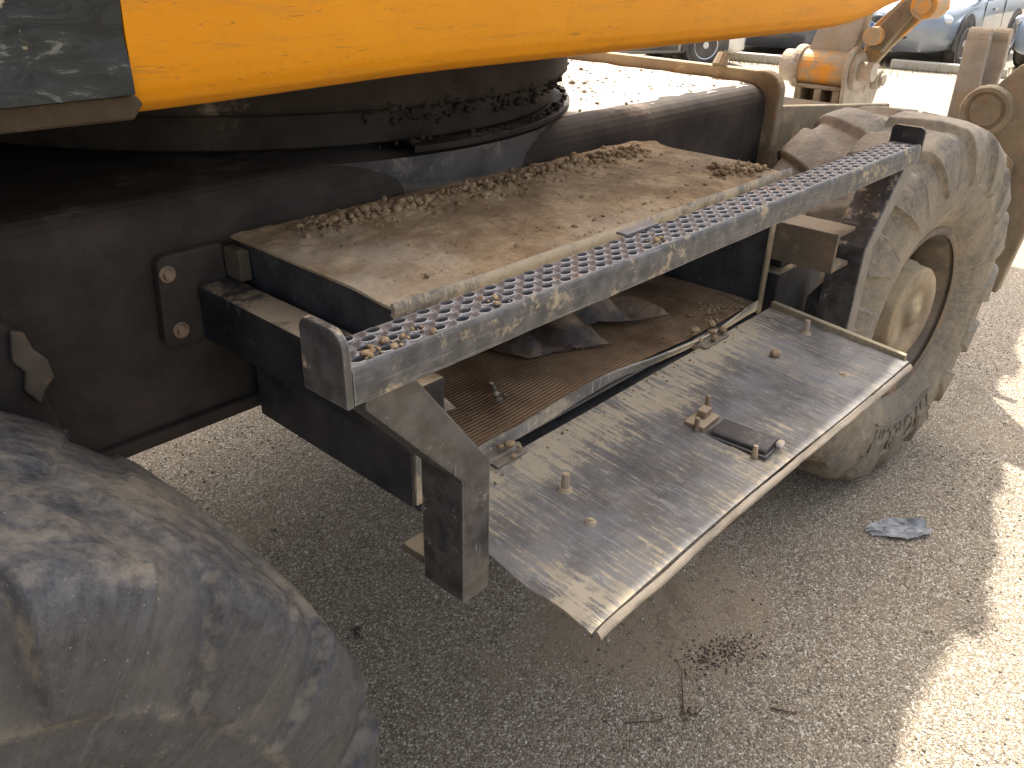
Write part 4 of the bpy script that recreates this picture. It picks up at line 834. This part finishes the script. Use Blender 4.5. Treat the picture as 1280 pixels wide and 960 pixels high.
def wheel_car(par, Mw, x, y, r, w, sgn):
    b = bmesh.new(); lathe(b, [(-w/2, r*.62), (-w/2-.006, r*.78), (-w/2+.01, r*.94), (-w/2+.05, r), (w/2-.05, r), (w/2, r*.9), (w/2, r*.6)], 36)
    Mx = Mw @ Matrix.Translation((x, y, r)) @ (Matrix.Identity(4) if sgn < 0 else Matrix.Rotation(math.pi, 4, 'Z'))
    t = link('wheel', b, 'car_tyre', par, Mx, smooth=True)
    b = bmesh.new(); lathe(b, [(-w/2+.012, r*.635), (-w/2-.004, r*.625), (-w/2+.004, r*.585), (-w/2+.06, r*.56)], 36)
    cyl(b, (0, -w/2+.005, 0), (0, -w/2+.04, 0), r*.15, n=14)
    for k in range(5):
        for dlt in (-.13, .13):
            a = k/5*2*math.pi+dlt+.3; d = Vector((math.cos(a), 0, math.sin(a))); p = Vector((-d.z, 0, d.x))
            q = [d*r*.12+p*.02, d*r*.60+p*.016, d*r*.60-p*.016, d*r*.12-p*.02]
            A = [b.verts.new(v+Vector((0, -w/2+.008, 0))) for v in q]; B = [b.verts.new(v+Vector((0, -w/2+.045, 0))) for v in q]
            b.faces.new(A); b.faces.new(B[::-1])
            for i in range(4): b.faces.new((A[i], A[(i+1) % 4], B[(i+1) % 4], B[i]))
    link('rim', b, 'alloy', t, Mx)
    b = bmesh.new(); lathe(b, [(-w/2+.07, r*.6), (-w/2+.07, .001)], 24); link('brake_disc', b, 'trim', t, Mx)
def ell(bm, c, s, rot=None, n=12):
    r = bmesh.ops.create_uvsphere(bm, u_segments=n*2, v_segments=n, radius=1)
    for v in r['verts']:
        p = Vector((v.co.x*s[0], v.co.y*s[1], v.co.z*s[2]))
        if rot: p = rot @ p
        v.co = p+Vector(c)
def car(loc, heading, col, label, L=4.4, Wd=1.8, H=1.5, hood=.98, suv=True, grp='cars parked in a row across the lot', wr=.34):
    Mw = Matrix.Translation(loc) @ Matrix.Rotation(heading, 4, 'Z')
    E = empty('parked_car', loc, heading); WM[E.name] = Mw; tag(E, label, 'car', grp)
    bd, gl, S = car_body(L, Wd, H, hood, suv); f = L/2; hw = Wd/2; wb = L*.61
    xf = f-L*.195; xr = xf-wb
    link('body', bd, col, E, Mw, smooth=True); link('windows', gl, 'glass', E, Mw, smooth=True)
    for x in (xf, xr):
        for s in (1, -1):
            wheel_car(E, Mw, x, s*(hw-.10), wr, .22, s)
            b = bmesh.new(); lathe(b, [(-.012, wr*1.02), (-.016, wr*1.22), (.012, wr*1.26), (.03, wr*1.26)], 30, 'y', (0, 0, 0), R_(-12), R_(192)); lathe(b, [(-.010, wr*1.06), (-.010, .01)], 30)
            link('wheel_arch', b, 'trim', E, Mw @ Matrix.Translation((x, s*(hw*.992), wr)) @ (Matrix.Identity(4) if s < 0 else Matrix.Rotation(math.pi, 4, 'Z')), smooth=False)
    # the tyre has to stand proud of the dark arch filler
    for s in (1, -1):
        rot = Matrix.Rotation(s*R_(-38), 3, 'Z') @ Matrix.Rotation(R_(18), 3, 'Y')
        b = bmesh.new(); ell(b, (f-.27, s*hw*.765, hood-.235), (.085, .23, .085), rot); h = link('headlight', b, 'lamp', E, Mw, smooth=True)
        b = bmesh.new(); ell(b, (f-.185, s*hw*.72, .44 if suv else .36), (.05, .085, .065), Matrix.Rotation(s*R_(-25), 3, 'Z')); link('fog_lamp', b, 'lamp' if suv else 'trim', E, Mw, smooth=True)
        b = bmesh.new(); ell(b, (.80*L/4.4, s*(hw+.07), 1.03), (.09, .10, .075)); link('mirror', b, col, E, Mw, smooth=True)
        b = bmesh.new()
        for xx in (.62*L/4.4, -.45*L/4.4): bx(b, xx, xx+.012, s*(hw*.996)-.004, s*(hw*.996)+.006, .36, .95)
        bx(b, xr+.45, xf-.45, s*hw*.99-.01, s*hw*.99+.02, .24, .36); link('door_trim', b, 'trim', E, Mw)
        b = bmesh.new(); bx(b, .0, .18, s*(hw*.99)-.01, s*(hw*.99)+.03, .80, .83); link('door_handle', b, col, E, Mw)
    b = bmesh.new()
    for s in (1, -1): ell(b, (f-.055, s*.19, hood-.30), (.06, .15, .10))
    link('grille', b, 'trim', E, Mw, smooth=True)
    b = bmesh.new(); ell(b, (f-.07, 0, .44 if suv else .36), (.09, hw*.58, .085)); link('lower_grille', b, 'trim', E, Mw, smooth=True)
    b = bmesh.new(); bx(b, f-.14, f-.01, -hw*.62, hw*.62, .25, .315); link('bumper_trim', b, 'alloy', E, Mw, bevel=.02)
    b = bmesh.new(); bx(b, f+.012, f+.022, -.26, .26, .50, .61); npl = link('number_plate', b, 'plate', E, Mw); b = bmesh.new(); bx(b, f+.0205, f+.0245, -.26, -.215, .502, .608); link('plate_band', b, 'plate_blue', npl, Mw)
    return E
car((16.42, 5.10, 0), R_(180), paint('blue_grey_paint', (.20, .235, .275)), 'blue grey sport utility car seen front on beside the orange link arm', 4.45, 1.8, 1.5, .94, wr=.355)
car((17.4, 2.55, 0), R_(172), paint('pale_blue_paint', (.30, .38, .46)), 'pale blue car at the right edge behind the rusty arm', 4.3, 1.78, 1.48, .96)
car((15.6, 7.25, 0), R_(196), paint('navy_paint', (.035, .045, .075)), 'dark blue car with black grille under the orange bodywork', 4.3, 1.78, 1.5, .95, suv=False, wr=.32)
car((15.6, 9.8, 0), R_(205), paint('silver_paint', (.40, .45, .50)), 'silver blue car mostly hidden behind the orange bodywork', 4.3, 1.75, 1.45, .93, suv=False, wr=.32)
car((10.9, 8.1, 0), R_(330), paint('white_paint', (.72, .72, .70)), 'white car of which one front wheel shows behind the chassis top', 4.2, 1.7, 1.45, .93, suv=False, wr=.31)
# pale kerb beams at the bays, dry weeds
for i, (x, y, a, l) in enumerate(((13.0, 6.15, 100, 1.7), (12.6, 8.6, 105, 1.8), (14.2, 4.1, 98, 1.6))):
    b = bmesh.new(); Tm = Matrix.Translation((x, y, 0)) @ Matrix.Rotation(R_(a), 4, 'Z'); bx(b, -l/2, l/2, -.08, .08, 0, .13)
    o = link('kerb_beam', b, 'timber', None, Tm, bevel=.02)
    tag(o, ['pale low kerb beam in front of the dark blue car', 'pale low kerb beam in front of the silver blue car', 'pale low kerb beam in front of the blue grey sport utility car'][i], 'kerb', 'kerb beams of the parking bays')
b = bmesh.new()
for k in range(900):
    c = random.choice(((12.7, 6.9), (12.5, 7.6), (13.2, 5.4), (14.3, 3.4), (14.1, 4.6), (15.3, 3.3), (12.9, 6.2)))
    p = Vector((c[0]+random.gauss(0, .18), c[1]+random.gauss(0, .40), 0)); h = random.uniform(.04, .17); d = Vector((random.gauss(0, .35), random.gauss(0, .35), 1)).normalized(); w = Vector((random.uniform(-1, 1), random.uniform(-1, 1), 0)).normalized()*.006
    b.faces.new([b.verts.new(q) for q in (p-w, p+w, p+d*h)])
tag(link('dry_grass', b, 'grass'), 'sparse dry weeds growing along the kerb beams before the parked cars', 'grass', kind='stuff')
